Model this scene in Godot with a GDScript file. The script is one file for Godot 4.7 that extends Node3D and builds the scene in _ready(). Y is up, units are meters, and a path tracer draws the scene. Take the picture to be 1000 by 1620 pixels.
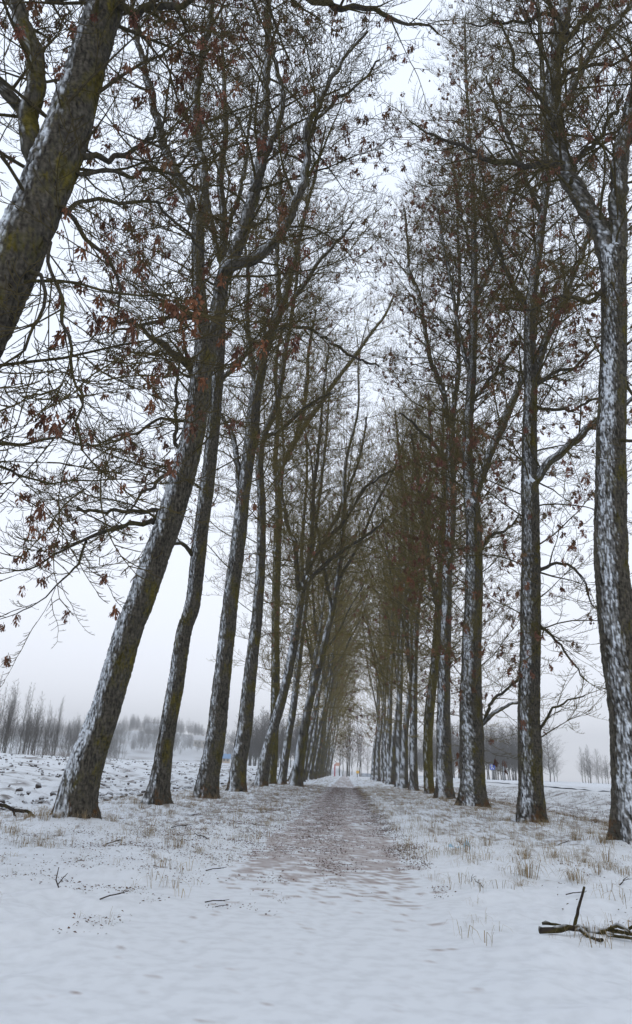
extends Node3D
# A snowy avenue of bare trees on an overcast winter day, seen from a low camera on the path.

const WIND := Vector3(-0.53, 0.0, 0.85)      # the side of the trunks on which blown snow sticks
const SNOW := Color(0.795, 0.85, 0.915)
var rng := RandomNumberGenerator.new()
var noise_a := FastNoiseLite.new()
var noise_b := FastNoiseLite.new()
var noise_c := FastNoiseLite.new()
var M := {}
var spray_meshes: Array = []
var cluster_meshes: Array = []
var sprig_mesh: ArrayMesh
var bases: Array = []                        # x, z, ground height at each avenue tree
var used := {}


# ---------------------------------------------------------------- helpers
class Buf:
	var v := PackedVector3Array()
	var n := PackedVector3Array()
	var c := PackedColorArray()
	var i := PackedInt32Array()
	func mesh(m: Material) -> ArrayMesh:
		var a := []
		a.resize(Mesh.ARRAY_MAX)
		a[Mesh.ARRAY_VERTEX] = v
		a[Mesh.ARRAY_NORMAL] = n
		a[Mesh.ARRAY_COLOR] = c
		a[Mesh.ARRAY_INDEX] = i
		var out := ArrayMesh.new()
		out.add_surface_from_arrays(Mesh.PRIMITIVE_TRIANGLES, a)
		out.surface_set_material(0, m)
		return out
	func quad(a: Vector3, b: Vector3, d: Vector3, e: Vector3, col: Color) -> void:
		var k := v.size()
		var nn := (d - a).cross(b - a).normalized()
		for p in [a, b, d, e]:
			v.append(p)
			n.append(nn)
			c.append(col)
		for q in [0, 1, 2, 0, 2, 3]:
			i.append(k + q)


func numbered(called: String) -> String:
	if not used.has(called):
		used[called] = 0
		return called
	used[called] += 1
	return "%s_%03d" % [called, used[called]]


func tag(o: Node, label: String, category: String, group := "", kind := "") -> void:
	if label: o.set_meta("label", label)
	if category: o.set_meta("category", category)
	if group: o.set_meta("group", group)
	if kind: o.set_meta("kind", kind)


func thing(called: String, label: String, category: String, at: Vector3, turn := 0.0, group := "") -> Node3D:
	var o := Node3D.new()
	o.name = numbered(called)
	add_child(o, true)
	o.position = at
	o.rotation.y = turn
	tag(o, label, category, group)
	return o


func part(called: String, mesh: Mesh, parent: Node3D, kind := "") -> MeshInstance3D:
	var o := MeshInstance3D.new()
	var k := 0
	o.name = called
	while parent.has_node(NodePath(String(o.name))):
		k += 1
		o.name = "%s_%03d" % [called, k]
	o.mesh = mesh
	if kind: o.set_meta("kind", kind)
	parent.add_child(o, true)
	return o


func top(called: String, mesh: Mesh, kind := "") -> MeshInstance3D:
	var o := MeshInstance3D.new()
	o.name = numbered(called)
	o.mesh = mesh
	if kind: o.set_meta("kind", kind)
	add_child(o, true)
	return o


func scatter(called: String, mesh: Mesh, where: Array, tints: Array, parent: Node3D) -> MultiMeshInstance3D:
	var mm := MultiMesh.new()
	mm.transform_format = MultiMesh.TRANSFORM_3D
	mm.use_colors = true
	mm.mesh = mesh
	mm.instance_count = where.size()
	for k in where.size():
		mm.set_instance_transform(k, where[k])
		mm.set_instance_color(k, tints[k])
	var o := MultiMeshInstance3D.new()
	var k2 := 0
	o.name = called
	while parent.has_node(NodePath(String(o.name))):
		k2 += 1
		o.name = "%s_%03d" % [called, k2]
	o.multimesh = mm
	o.set_meta("kind", "stuff")
	parent.add_child(o, true)
	return o


func copy(proto: Node3D, at: Vector3, turn: float, size: float, label: String, group: String) -> Node3D:
	var o: Node3D = proto.duplicate()
	var called := String(proto.name).rstrip("0123456789").trim_suffix("_")
	o.name = numbered(called)
	add_child(o, true)
	o.position = at
	o.rotation.y = turn
	o.scale = Vector3.ONE * size
	if label: o.set_meta("label", label)
	if group: o.set_meta("group", group)
	return o


func rf(a: float, b: float) -> float:
	return rng.randf_range(a, b)


func rdir() -> Vector3:
	return Vector3(rf(-1, 1), rf(-1, 1), rf(-1, 1)).normalized()


func lin(hex: String) -> Color:
	return Color(hex).srgb_to_linear()


# a tube along pts; snow > 0 puts snow on faces that look up or into the wind
func tube(b: Buf, pts: PackedVector3Array, rad: PackedFloat32Array, sides: int, col: Color, snow := 0.0, vary := 0.0) -> void:
	var m := pts.size()
	var k0 := b.v.size()
	var ref := Vector3(0.3, 0.1, 0.95)
	var t0: Vector3 = (pts[1] - pts[0]).normalized()
	if absf(t0.dot(ref)) > 0.9: ref = Vector3(1, 0, 0)
	for j in m:
		var t: Vector3 = (pts[mini(j + 1, m - 1)] - pts[maxi(j - 1, 0)]).normalized()
		var u := (ref - t * ref.dot(t)).normalized()
		var w := t.cross(u)
		ref = u
		for s in sides:
			var a := TAU * s / sides
			var nn := u * cos(a) + w * sin(a)
			var p := pts[j] + nn * rad[j]
			var q: Color = col
			if vary > 0.0:
				var g := noise_b.get_noise_3dv(p * 3.0)
				var g2 := noise_b.get_noise_3dv(p * 14.0 + Vector3(7, 3, 1))
				q = col * (1.0 + vary * g2)
				if g > 0.18 - 0.25 * vary: q = q.lerp(Color(0.085, 0.072, 0.016), 0.55)
			if snow > 0.0:
				var face := maxf(nn.dot(WIND) * 0.93, nn.y)
				if face * 1.5 + 0.5 * noise_a.get_noise_3d(p.x * 16.0, p.y * 7.0, p.z * 16.0) + 0.5 * noise_b.get_noise_3dv(p * 1.1) > 1.85 - snow:
					q = SNOW
					p += nn * 0.004 + Vector3(0, 0.003, 0)
			b.v.append(p)
			b.n.append(nn)
			b.c.append(q)
	for j in m - 1:
		for s in sides:
			var a := k0 + j * sides + s
			var c := k0 + j * sides + (s + 1) % sides
			b.i.append_array(PackedInt32Array([a, a + sides, c, c, a + sides, c + sides]))


# Catmull-Rom through the given points, about one row per step metres
func smooth(pts: PackedVector3Array, rad: PackedFloat32Array, step: float) -> Array:
	var p := PackedVector3Array()
	var r := PackedFloat32Array()
	var m := pts.size()
	for j in m - 1:
		var a := pts[maxi(j - 1, 0)]
		var d := pts[mini(j + 2, m - 1)]
		var n := maxi(1, int(pts[j].distance_to(pts[j + 1]) / step))
		for k in n:
			var f := float(k) / n
			p.append(pts[j].cubic_interpolate(pts[j + 1], a, d, f))
			r.append(lerpf(rad[j], rad[j + 1], f))
	p.append(pts[m - 1])
	r.append(rad[m - 1])
	return [p, r]


func wiggled(p: PackedVector3Array, size: float, seed_: int) -> PackedVector3Array:
	var out := p.duplicate()
	for j in range(1, p.size() - 1):
		var q := p[j] * 2.2 + Vector3(seed_ * 3.3, 0, 0)
		out[j] += Vector3(noise_b.get_noise_3dv(q), noise_b.get_noise_3dv(q + Vector3(9, 0, 0)), noise_b.get_noise_3dv(q + Vector3(0, 0, 9))) * size * 2.0
	return out


# a trunk with fissured bark in relief, lichen patches and blown snow caught in it
func bark(b: Buf, pts: PackedVector3Array, rad: PackedFloat32Array, sides: int, o: Dictionary) -> void:
	var m := pts.size()
	var k0 := b.v.size()
	var shift := Vector3(o.seed * 3.7, o.seed * 1.3, o.seed * 2.1)
	var ref := Vector3(0, 0, 1)
	var grid := PackedVector3Array()
	var cols := PackedColorArray()
	var lichen: float = o.lichen
	var snow: float = o.snow
	for j in m:
		var t: Vector3 = (pts[mini(j + 1, m - 1)] - pts[maxi(j - 1, 0)]).normalized()
		var u := (ref - t * ref.dot(t)).normalized()
		var w := t.cross(u)
		ref = u
		var h := pts[j].y
		var flare := exp(-maxf(h, 0.0) / 0.26)
		for s in sides:
			var a := TAU * s / sides
			var nn := u * cos(a) + w * sin(a)
			var q: Vector3 = pts[j] + nn * rad[j] + shift
			var f1 := noise_a.get_noise_3d(q.x * 15.0, q.y * 3.4, q.z * 15.0)
			var f2 := noise_a.get_noise_3d(q.x * 34.0 + 9.0, q.y * 11.0, q.z * 34.0)
			var f3 := noise_a.get_noise_3d(q.x * 50.0 * o.fine + 3.0, q.y * 7.0 * o.fine, q.z * 50.0 * o.fine)
			var f4 := noise_a.get_noise_3d(q.x * 24.0 * o.fine + 13.0, q.y * 1.6 * o.fine, q.z * 24.0 * o.fine)
			var lump := noise_b.get_noise_3d(q.x * 1.6, q.y * 0.9, q.z * 1.6)
			var big := noise_b.get_noise_3d(q.x * 2.2 + 40.0, q.y * 1.5, q.z * 2.2)
			var ridge := 1.0 - absf(f1) * 2.6
			var rr := rad[j] * (1.0 + flare * 0.12 + 0.09 * lump + flare * 0.32 * sin(a * 5.0 + o.seed * 2.0 + lump * 3.0)) + (ridge - 0.5) * minf(0.016, rad[j] * 0.09) + f2 * minf(0.007, rad[j] * 0.04)
			var col := Color(0.112, 0.101, 0.080) * (0.85 + 0.8 * f2 + 0.5 * f3 + 0.35 * big)
			var moss := big * 0.9 + f2 * 0.5 + nn.dot(Vector3(0.8, 0, -0.25)) * 0.25 + lichen
			if moss > 0.42: col = Color(0.122, 0.102, 0.022) * (0.85 + 0.7 * f1)
			elif moss > 0.2: col = col.lerp(Color(0.095, 0.085, 0.030), 0.6)
			if h < 0.35 and big + f2 + flare * 0.6 > 0.5: col = Color(0.12, 0.065, 0.03)
			var face := nn.dot(WIND) + t.y * 0.0 + maxf(nn.y, 0.0) * 0.7
			var caught := clampf((face - 0.84) * 4.8, -2.5, 0.75) + 0.85 * f3 + 0.5 * f4 + 0.2 * f2 + 0.6 * lump + snow - 0.20 + 0.35 * flare
			if caught > 1.0:
				col = SNOW
				rr += 0.006
			elif caught > 0.50:
				col = col.lerp(SNOW, 0.06 + 0.34 * clampf(f2 + f3 + 0.4, 0.0, 1.0))
			grid.append(pts[j] + nn * rr)
			cols.append(col)
	for j in m:
		for s in sides:
			var du := grid[j * sides + (s + 1) % sides] - grid[j * sides + (s + sides - 1) % sides]
			var dv := grid[mini(j + 1, m - 1) * sides + s] - grid[maxi(j - 1, 0) * sides + s]
			b.n.append(du.cross(dv).normalized())
	b.v.append_array(grid)
	b.c.append_array(cols)
	for j in m - 1:
		for s in sides:
			var a := k0 + j * sides + s
			var c := k0 + j * sides + (s + 1) % sides
			b.i.append_array(PackedInt32Array([a, a + sides, c, c, a + sides, c + sides]))


func smoothstep2(a: float, b: float, x: float) -> float:
	var t := clampf((x - a) / (b - a), 0.0, 1.0)
	return t * t * (3.0 - 2.0 * t)


func path_x(z: float) -> float:
	return -0.16 + 0.02 * sin(z * 0.35)


func ground_y(x: float, z: float) -> float:
	var d := absf(x - path_x(z))
	var verge := smoothstep2(0.55, 1.3, d)
	var y := 0.0
	y += verge * (0.035 + 0.065 * noise_b.get_noise_2d(x * 0.9, z * 0.9) + 0.022 * noise_b.get_noise_2d(x * 3.7 + 50.0, z * 3.7))
	y += (1.0 - verge) * 0.006 * noise_b.get_noise_2d(x * 3.0, z * 1.0)
	y += 0.030 * exp(-pow((x - path_x(z) - 0.86) / 0.17, 2.0)) * (0.6 + 0.8 * noise_b.get_noise_2d(3.0, z * 1.4))
	var far := 1.0 - smoothstep2(25.0, 60.0, absf(z))
	if far > 0.0: y += far * 0.004 * noise_a.get_noise_2d(x * 9.0, z * 9.0) * (0.4 + verge)
	for t in bases:
		var q: float = (x - t[0]) * (x - t[0]) + (z - t[1]) * (z - t[1])
		if q < 2.5: y += (t[2] + 0.10 - y * 0.5) * exp(-q / 0.34)
	if x < -4.3:
		var f := smoothstep2(-4.3, -6.5, x)
		y += f * (-0.10 + 0.10 * noise_b.get_noise_2d(x * 2.0 + 0.5 * sin(z), z * 0.9) + far * 0.09 * noise_a.get_noise_2d(x * 2.6, z * 2.6))
		y += 1.15 * smoothstep2(-8.0, -38.0, x + (z + 10.0) * 0.25)
	if x > 4.4:
		var e := 8.6 + 0.05 * absf(z)
		y += smoothstep2(4.4, 6.0, x) * (-0.12 + far * 0.05 * noise_a.get_noise_2d(x * 3.0, z * 3.0))
		y += 0.46 * smoothstep2(e - 2.2, e, x) + 0.10 * smoothstep2(e, e + 40.0, x)
	if z < -200.0:
		y += 24.0 * exp(-pow((x + 150.0) / 95.0, 2.0) - pow((z + 640.0) / 170.0, 2.0))
		y += 13.0 * exp(-pow((x + 330.0) / 120.0, 2.0) - pow((z + 560.0) / 150.0, 2.0))
	return y


func on_ground(x: float, z: float) -> Vector3:
	return Vector3(x, ground_y(x, z), z)


func cloth(rough: float, tex: Texture2D, scale_: float, normal: Texture2D = null, depth := 1.0) -> StandardMaterial3D:
	var m := StandardMaterial3D.new()
	m.vertex_color_use_as_albedo = true
	m.roughness = rough
	m.metallic_specular = 0.25
	m.uv1_triplanar = true
	m.uv1_world_triplanar = true
	m.uv1_scale = Vector3.ONE * scale_
	if tex: m.albedo_texture = tex
	if normal:
		m.normal_enabled = true
		m.normal_texture = normal
		m.normal_scale = depth
	return m


func grain(seed_: int, freq: float, low: float, high: float, octaves := 4) -> ImageTexture:
	var n := FastNoiseLite.new()
	n.seed = seed_
	n.frequency = freq
	n.fractal_octaves = octaves
	var im := n.get_seamless_image(256, 256)
	im.convert(Image.FORMAT_RGBA8)
	for y in 256:
		for x in 256:
			var g := lerpf(low, high, im.get_pixel(x, y).r)
			im.set_pixel(x, y, Color(g, g, g))
	return ImageTexture.create_from_image(im)


func relief(seed_: int, freq: float, strength: float) -> ImageTexture:
	var n := FastNoiseLite.new()
	n.seed = seed_
	n.frequency = freq
	n.fractal_octaves = 5
	var im := n.get_seamless_image(256, 256)
	im.bump_map_to_normal_map(strength)
	return ImageTexture.create_from_image(im)


func plain(col: Color, rough := 0.9) -> StandardMaterial3D:
	var m := StandardMaterial3D.new()
	m.albedo_color = col
	m.roughness = rough
	m.metallic_specular = 0.3
	return m


# ---------------------------------------------------------------- twigs, seed bunches, grass
func make_spray(seed_: int) -> ArrayMesh:
	rng.seed = seed_
	var b := Buf.new()
	var col := Color(1, 1, 1)
	var p := Vector3.ZERO
	var d := Vector3(0, 1, 0)
	var pts := PackedVector3Array([p])
	var rad := PackedFloat32Array([0.0085])
	for k in 8:
		d = (d + Vector3(rf(-0.2, 0.2), 0, rf(-0.12, 0.2))).normalized()
		p += d * 0.125
		pts.append(p)
		rad.append(lerpf(0.0085, 0.0036, (k + 1) / 8.0))
	tube(b, pts, rad, 3, col)
	for k in range(1, 9):
		for s in [-1.0, 1.0]:
			if rng.randf() < 0.36 and k < 8: continue
			var base := pts[k]
			var t: Vector3 = (pts[k] - pts[k - 1]).normalized()
			var side := Vector3(s, 0, rf(-0.5, 0.5)).normalized()
			var dd := (t * rf(0.5, 1.0) + side).normalized()
			var ln := rf(0.12, 0.34) * (1.15 - k * 0.06)
			var q := PackedVector3Array([base])
			var qr := PackedFloat32Array([0.0056])
			var x := base
			for g in 3:
				dd = (dd + Vector3(rf(-0.12, 0.12), 0.08, 0.24)).normalized()
				x += dd * ln / 3.0
				q.append(x)
				qr.append(0.0056 - 0.0007 * (g + 1))
			tube(b, q, qr, 3, col)
			if ln > 0.16:
				for g in ([1, 2] if rng.randf() < 0.5 else [2]):
					var e := (dd + side.cross(t) * rf(-0.9, 0.9) + Vector3(rf(-0.5, 0.5), 0.2, 0.3)).normalized()
					var l2 := rf(0.06, 0.15)
					tube(b, PackedVector3Array([q[g], q[g] + e * l2 * 0.5, q[g] + (e + Vector3(0, 0.05, 0.2)).normalized() * l2]), PackedFloat32Array([0.0042, 0.0036, 0.003]), 3, col)
	return b.mesh(M.twig)


func make_cluster(seed_: int, broad: float, blades: int) -> ArrayMesh:
	rng.seed = seed_
	var b := Buf.new()
	tube(b, PackedVector3Array([Vector3.ZERO, Vector3(0.004, -0.05, 0), Vector3(0, -0.10, 0.004)]), PackedFloat32Array([0.0022, 0.0016, 0.001]), 3, Color(0.4, 0.4, 0.35))
	for k in blades:
		var a := rf(0, TAU)
		var o := Vector3(cos(a), 0, sin(a))
		var at := Vector3(0, -rf(0.0, 0.075), 0) + o * rf(0.004, 0.016)
		var fall := (o * rf(0.25, 0.9) * (1.0 + broad * 8.0) + Vector3(0, -1, 0)).normalized()
		var side := fall.cross(o + rdir() * 0.4).normalized()
		var w := rf(0.0055, 0.0085) + broad
		var l := rf(0.030, 0.052)
		var bend := o * rf(-0.008, 0.012)
		var col := Color(1, 1, 1) * rf(0.65, 1.3)
		var p1 := at + fall * l * 0.5 + bend
		var p2 := at + fall * l
		var stalk := at + fall * 0.008
		b.quad(stalk - side * 0.001, stalk + side * 0.001, p1 + side * w, p1 - side * w, col)
		b.quad(p1 - side * w, p1 + side * w, p2 + side * w * 0.35, p2 - side * w * 0.35, col)
	return b.mesh(M.seed)


func make_tuft(seed_: int, blades: int, high: float, spread: float) -> ArrayMesh:
	rng.seed = seed_
	var b := Buf.new()
	for k in blades:
		var a := rf(0, TAU)
		var o := Vector3(cos(a), 0, sin(a))
		var at := o * rf(0, spread) * 0.5
		var h := high * rf(0.45, 1.15)
		var lean := rf(0.3, 1.3)
		var side := o.cross(Vector3.UP) * rf(0.0009, 0.0020)
		var tone := rf(0.6, 1.25)
		var col := Color(0.29 * tone, 0.225 * tone, 0.135 * tone)
		var p0 := at - Vector3(0, 0.03, 0)
		var p1 := at + o * h * 0.25 * lean + Vector3(0, h * 0.55, 0)
		var p2 := at + o * h * 0.75 * lean + Vector3(0, h * (0.95 - 0.45 * lean), 0)
		var p3 := p2 + o * h * 0.25 * lean + Vector3(0, h * (0.1 - 0.35 * lean), 0)
		b.quad(p0 - side, p0 + side, p1 + side, p1 - side, col)
		b.quad(p1 - side, p1 + side, p2 + side * 0.7, p2 - side * 0.7, col)
		b.quad(p2 - side * 0.7, p2 + side * 0.7, p3 + side * 0.15, p3 - side * 0.15, col)
	return b.mesh(M.straw)


# ---------------------------------------------------------------- trees
func add_spray(o: Dictionary, at: Vector3, d: Vector3, size: float) -> void:
	var y := d.normalized()
	var up := Vector3.UP
	if absf(y.y) > 0.96: up = Vector3(0.6, 0.2, 0.6).normalized()
	var z := (up - y * up.dot(y)).normalized()
	var x := y.cross(z)
	var roll := rf(-0.9, 0.9)
	var bs := Basis(x, y, z).rotated(y, roll).scaled_local(Vector3(1, 1, 1) * size)
	var k := rng.randi() % spray_meshes.size()
	o.spray[k].append(Transform3D(bs, at))
	var g := rf(0.75, 1.3)
	var green: float = o.green
	o.spray_tint[k].append(Color(lerpf(0.042, 0.175, green) * g, lerpf(0.034, 0.138, green) * g, lerpf(0.024, 0.036, green) * g))
	if rng.randf() < o.seeds * clampf(0.25 + 2.6 * noise_b.get_noise_3dv((at + Vector3(o.seed * 5.0, 0, 0)) * 0.55), 0.0, 1.6):
		for q in 1 + (rng.randi() % 3) / 2:
			var c := rng.randi() % 3
			if o.broad > 0.0 and rng.randf() < o.broad: c = 3
			var place: Vector3 = at + y * rf(0.2, 0.95) * size + rdir() * 0.12 * size
			o.cluster[c].append(Transform3D(Basis(Vector3.UP, rf(0, TAU)).rotated(Vector3(1, 0, 0), rf(-0.25, 0.25)).scaled(Vector3.ONE * rf(0.95, 1.75) * o.cluster_size), place))
			var t := rf(0.6, 1.35)
			o.cluster_tint[c].append(Color(0.205 * t, 0.104 * t * rf(0.85, 1.15), 0.066 * t))


func grow(b: Buf, o: Dictionary, start: Vector3, dir: Vector3, length: float, r0: float, level: int, rise: float) -> void:
	var n := maxi(3, int(length / (0.26 if level == 1 else 0.16)))
	if o.coarse: n = maxi(3, n / 2)
	var step := length / n
	var p := start
	var d := dir.normalized()
	var pts := PackedVector3Array([p])
	var rad := PackedFloat32Array([r0])
	var bow := rdir() * 0.10
	for k in n:
		var f := float(k) / n
		d = (d + rdir() * (0.16 if level == 1 else 0.2) + bow + Vector3(0, rise * (1.0 if f > 0.45 else -0.4), 0)).normalized()
		p += d * step
		pts.append(p)
		rad.append(maxf(0.0042, r0 * (1.0 - 0.8 * (k + 1) / n)))
	tube(b, pts, rad, (5 if level == 1 else 3) if not o.coarse else 3, Color(lerpf(0.045, 0.140, o.green), lerpf(0.038, 0.112, o.green), lerpf(0.030, 0.038, o.green)), 0.06 if level == 1 else 0.0, 0.35)
	if level == 1:
		var s := rf(0.15, 0.3) * length
		var side := 1.0
		while s < length * 0.97:
			var f := s / length
			var j := mini(int(f * n), n - 1)
			var at := pts[j].lerp(pts[j + 1], f * n - j)
			var t := (pts[j + 1] - pts[j]).normalized()
			var u := t.cross(Vector3.UP).normalized() * side
			var dd := (t * rf(0.55, 1.0) + u * rf(0.5, 0.9) + Vector3(0, rf(-0.35, 0.5), 0)).normalized()
			grow(b, o, at, dd, (0.22 + 0.42 * length * (1.0 - f)) * rf(0.7, 1.25), maxf(0.005, r0 * 0.5 * (1.0 - 0.7 * f)), 2, rise * 1.2)
			side = -side
			s += rf(0.16, 0.34) * o.gap
		add_spray(o, pts[n - 1], d, rf(0.7, 1.0) * o.spray_size)
	else:
		var s := length * 0.3
		while s < length:
			var f := s / length
			var j := mini(int(f * n), n - 1)
			var t := (pts[j + 1] - pts[j]).normalized()
			var u := t.cross(Vector3.UP).normalized() * (1.0 if rng.randf() < 0.5 else -1.0)
			add_spray(o, pts[j].lerp(pts[j + 1], f * n - j), t + u * rf(0.3, 1.0) + Vector3(0, rf(-0.3, 0.4), 0), rf(0.4, 0.75) * o.spray_size)
			s += rf(0.42, 0.75) * o.gap
		add_spray(o, pts[n], d, rf(0.55, 0.95) * o.spray_size)


func stem_points(list: Array) -> Array:
	var p := PackedVector3Array()
	var r := PackedFloat32Array()
	for k in list.size() / 4:
		p.append(Vector3(list[k * 4], list[k * 4 + 1], list[k * 4 + 2]))
		r.append(list[k * 4 + 3])
	return [p, r]


# stems: [kind, list of x y z radius]; the first is the trunk
func build_tree(root: Node3D, stems: Array, o: Dictionary) -> void:
	rng.seed = 1000 + o.seed
	var full := {"lichen": 0.0, "snow": 0.45, "green": 0.3, "seeds": 0.5, "broad": 0.0, "cluster_size": 1.0, "gap": 1.0, "spray_size": 1.0, "sides": 40, "step": 0.06, "detail": false, "coarse": false, "crown": 4.5, "fine": 1.0, "spacing": 0.30, "singles": 0, "long": 1.0, "out": Vector3.ZERO}
	full.merge(o, true)
	o = full
	o.spray = []
	o.spray_tint = []
	o.cluster = []
	o.cluster_tint = []
	for k in spray_meshes.size():
		o.spray.append([])
		o.spray_tint.append([])
	for k in 4:
		o.cluster.append([])
		o.cluster_tint.append([])
	var all := Buf.new()
	for k in stems.size():
		var kind: String = stems[k][0]
		var g := stem_points(stems[k][1])
		if k == 0:
			var p: PackedVector3Array = g[0]
			var r: PackedFloat32Array = g[1]
			p.insert(0, p[0] - Vector3((p[1] - p[0]).x * 0.3, 0.3, 0))
			r.insert(0, r[0] * 1.08)
			var b := Buf.new()
			# fine bark where the trunk is thick and low, a plainer tube above
			var sm := smooth(p, r, o.step)
			bark(b, sm[0], sm[1], o.sides, o)
			part("trunk", b.mesh(M.bark), root)
		else:
			var b := Buf.new()
			var sm := smooth(g[0], g[1], 0.10 if not o.coarse else 0.4)
			sm[0] = wiggled(sm[0], 0.05 if kind == "branch" else 0.03, o.seed + k)
			if kind == "limb" and o.detail and g[1][0] > 0.07:
				var lim := smooth(g[0], g[1], 0.05)
				lim[0] = wiggled(lim[0], 0.03, o.seed + k)
				bark(b, lim[0], lim[1], 30, o)
			else: tube(b, sm[0], sm[1], (10 if kind == "limb" else 6) if not o.coarse else 5, Color(0.068, 0.060, 0.047), 0.05 + 0.5 * o.snow, 0.45)
			part(kind, b.mesh(M.bark), root)
		# what grows from it
		var sm2 := smooth(g[0], g[1], 0.12)
		var pts: PackedVector3Array = sm2[0] if k == 0 else wiggled(sm2[0], 0.05 if kind == "branch" else 0.03, o.seed + k)
		var rad: PackedFloat32Array = sm2[1]
		var total := 0.0
		for j in pts.size() - 1: total += pts[j].distance_to(pts[j + 1])
		var run := 0.0
		var next := 0.25
		var az := rf(0, TAU)
		for j in pts.size() - 1:
			run += pts[j].distance_to(pts[j + 1])
			if run < next or pts[j].y < (o.crown if k == 0 else 0.0) or rad[j] > 0.33: continue
			var t := (pts[j + 1] - pts[j]).normalized()
			az += 2.4 + rf(-0.5, 0.5)
			var u := t.cross(Vector3(0.2, 0.1, 1.0)).normalized()
			u = u.rotated(t, az)
			var left := total - run
			if kind == "branch" or rad[j] < 0.018:
				next = run + rf(0.14, 0.28) * o.gap
				u = (u + t.cross(Vector3.UP).normalized() * (1.5 if rng.randf() < 0.5 else -1.5)).normalized()
				var l1 := clampf(0.3 + left * 0.4, 0.3, 1.3) * rf(0.55, 1.25)
				grow(all, o, pts[j], t * rf(0.6, 1.0) + u * 0.8 + Vector3(0, rf(-0.4, 0.3), 0), l1, maxf(0.005, rad[j] * 0.5), 1 if l1 > 0.75 else 2, rf(-0.05, 0.06))
			else:
				next = run + rf(0.7, 1.3) * o.spacing
				var low := 1.0 - smoothstep2(o.crown, o.crown + 7.0, pts[j].y)
				var a := lerpf(rf(0.6, 0.95), rf(0.95, 1.4), low)
				var ln: float = minf(0.6 + left * 0.4, rf(1.2, 3.1)) * o.long
				var dd: Vector3 = t * cos(a) + u * sin(a) + o.out * 0.25
				if o.detail:
					var bb := Buf.new()
					grow(bb, o, pts[j], dd, ln, clampf(rad[j] * 0.38, 0.009, 0.028) * (1.0 - 0.4 * low), 1, lerpf(0.07, 0.0, low))
					part("branch", bb.mesh(M.bark), root)
				else:
					grow(all, o, pts[j], dd, ln, clampf(rad[j] * 0.38, 0.009, 0.03) * (1.0 - 0.4 * low), 1, lerpf(0.07, 0.02, low))
		add_spray(o, pts[pts.size() - 1], pts[pts.size() - 1] - pts[pts.size() - 2], 0.9 * o.spray_size)
	if all.v.size(): part("branches", all.mesh(M.bark), root, "stuff")
	for k in spray_meshes.size():
		if o.spray[k].size(): scatter("twigs", spray_meshes[k], o.spray[k], o.spray_tint[k], root)
	for k in 4:
		var single: int = mini(o.singles, o.cluster[k].size())
		# the lowest hang nearest the camera: those are parts of their own
		var order := range(o.cluster[k].size())
		var where: Array = o.cluster[k]
		order.sort_custom(func(x, y): return where[x].origin.y < where[y].origin.y)
		var rest := []
		var tints := []
		for q in order.size():
			if q < single:
				var s := part("seed_cluster", cluster_meshes[k], root)
				s.transform = where[order[q]]
				s.material_override = M.seed_tones[q % 3]
			else:
				rest.append(where[order[q]])
				tints.append(o.cluster_tint[k][order[q]])
		if rest.size(): scatter("seed_clusters", cluster_meshes[k], rest, tints, root)


func snow_pad(root: Node3D, at: Vector3, size: Vector3, seed_: int) -> void:
	var b := Buf.new()
	var rows := 7
	var cols := 12
	for j in rows + 1:
		var e := PI * j / rows
		for s in cols:
			var a := TAU * s / cols
			var d := Vector3(sin(e) * cos(a), cos(e), sin(e) * sin(a))
			var k := 1.0 + 0.45 * noise_b.get_noise_3dv(d * 3.0 + Vector3(seed_, 0, 0))
			b.v.append(at + d * size * k)
			b.n.append(d)
			b.c.append(SNOW)
	for j in rows:
		for s in cols:
			var a := j * cols + s
			var c := j * cols + (s + 1) % cols
			b.i.append_array(PackedInt32Array([a, a + cols, c, c, a + cols, c + cols]))
	part("snow_pad", b.mesh(M.snow_pad), root)


# a random upright tree for the far parts of the rows and for the woods
func wild_stems(seed_: int, high: float, lean: float, r0: float, forks: int, fork_at: float, spread: float) -> Array:
	rng.seed = seed_
	var out := []
	var trunk := []
	var p := Vector3.ZERO
	var tops := []
	for k in 9:
		var f := k / 8.0
		p = Vector3(lean * high * (f - 0.35 * f * f) + rf(-0.01, 0.01) * high, high * f, rf(-0.012, 0.012) * high)
		trunk.append_array([p.x, p.y, p.z, lerpf(r0, 0.02, pow(f, 0.8)) * (1.25 if k == 0 else 1.0)])
		tops.append(p)
	out.append(["trunk", trunk])
	for k in forks:
		var f := fork_at + rf(-0.06, 0.16)
		var j := int(f * 8.0)
		var at: Vector3 = tops[j].lerp(tops[j + 1], f * 8.0 - j)
		var a := TAU * (k + rf(-0.2, 0.2)) / forks + seed_
		var o := Vector3(cos(a), 0, sin(a))
		var limb := []
		var h := high * (0.96 - f) * rf(0.6, 0.95)
		var r1 := lerpf(r0, 0.02, pow(f, 0.8)) * 0.68
		for g in 6:
			var q := g / 5.0
			var x := at + o * spread * high * (q - 0.3 * q * q) * rf(0.9, 1.1) + Vector3(lean * h * q * 0.5, h * q, 0)
			limb.append_array([x.x, x.y, x.z, lerpf(r1, 0.015, q)])
		out.append(["limb", limb])
	return out


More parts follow.
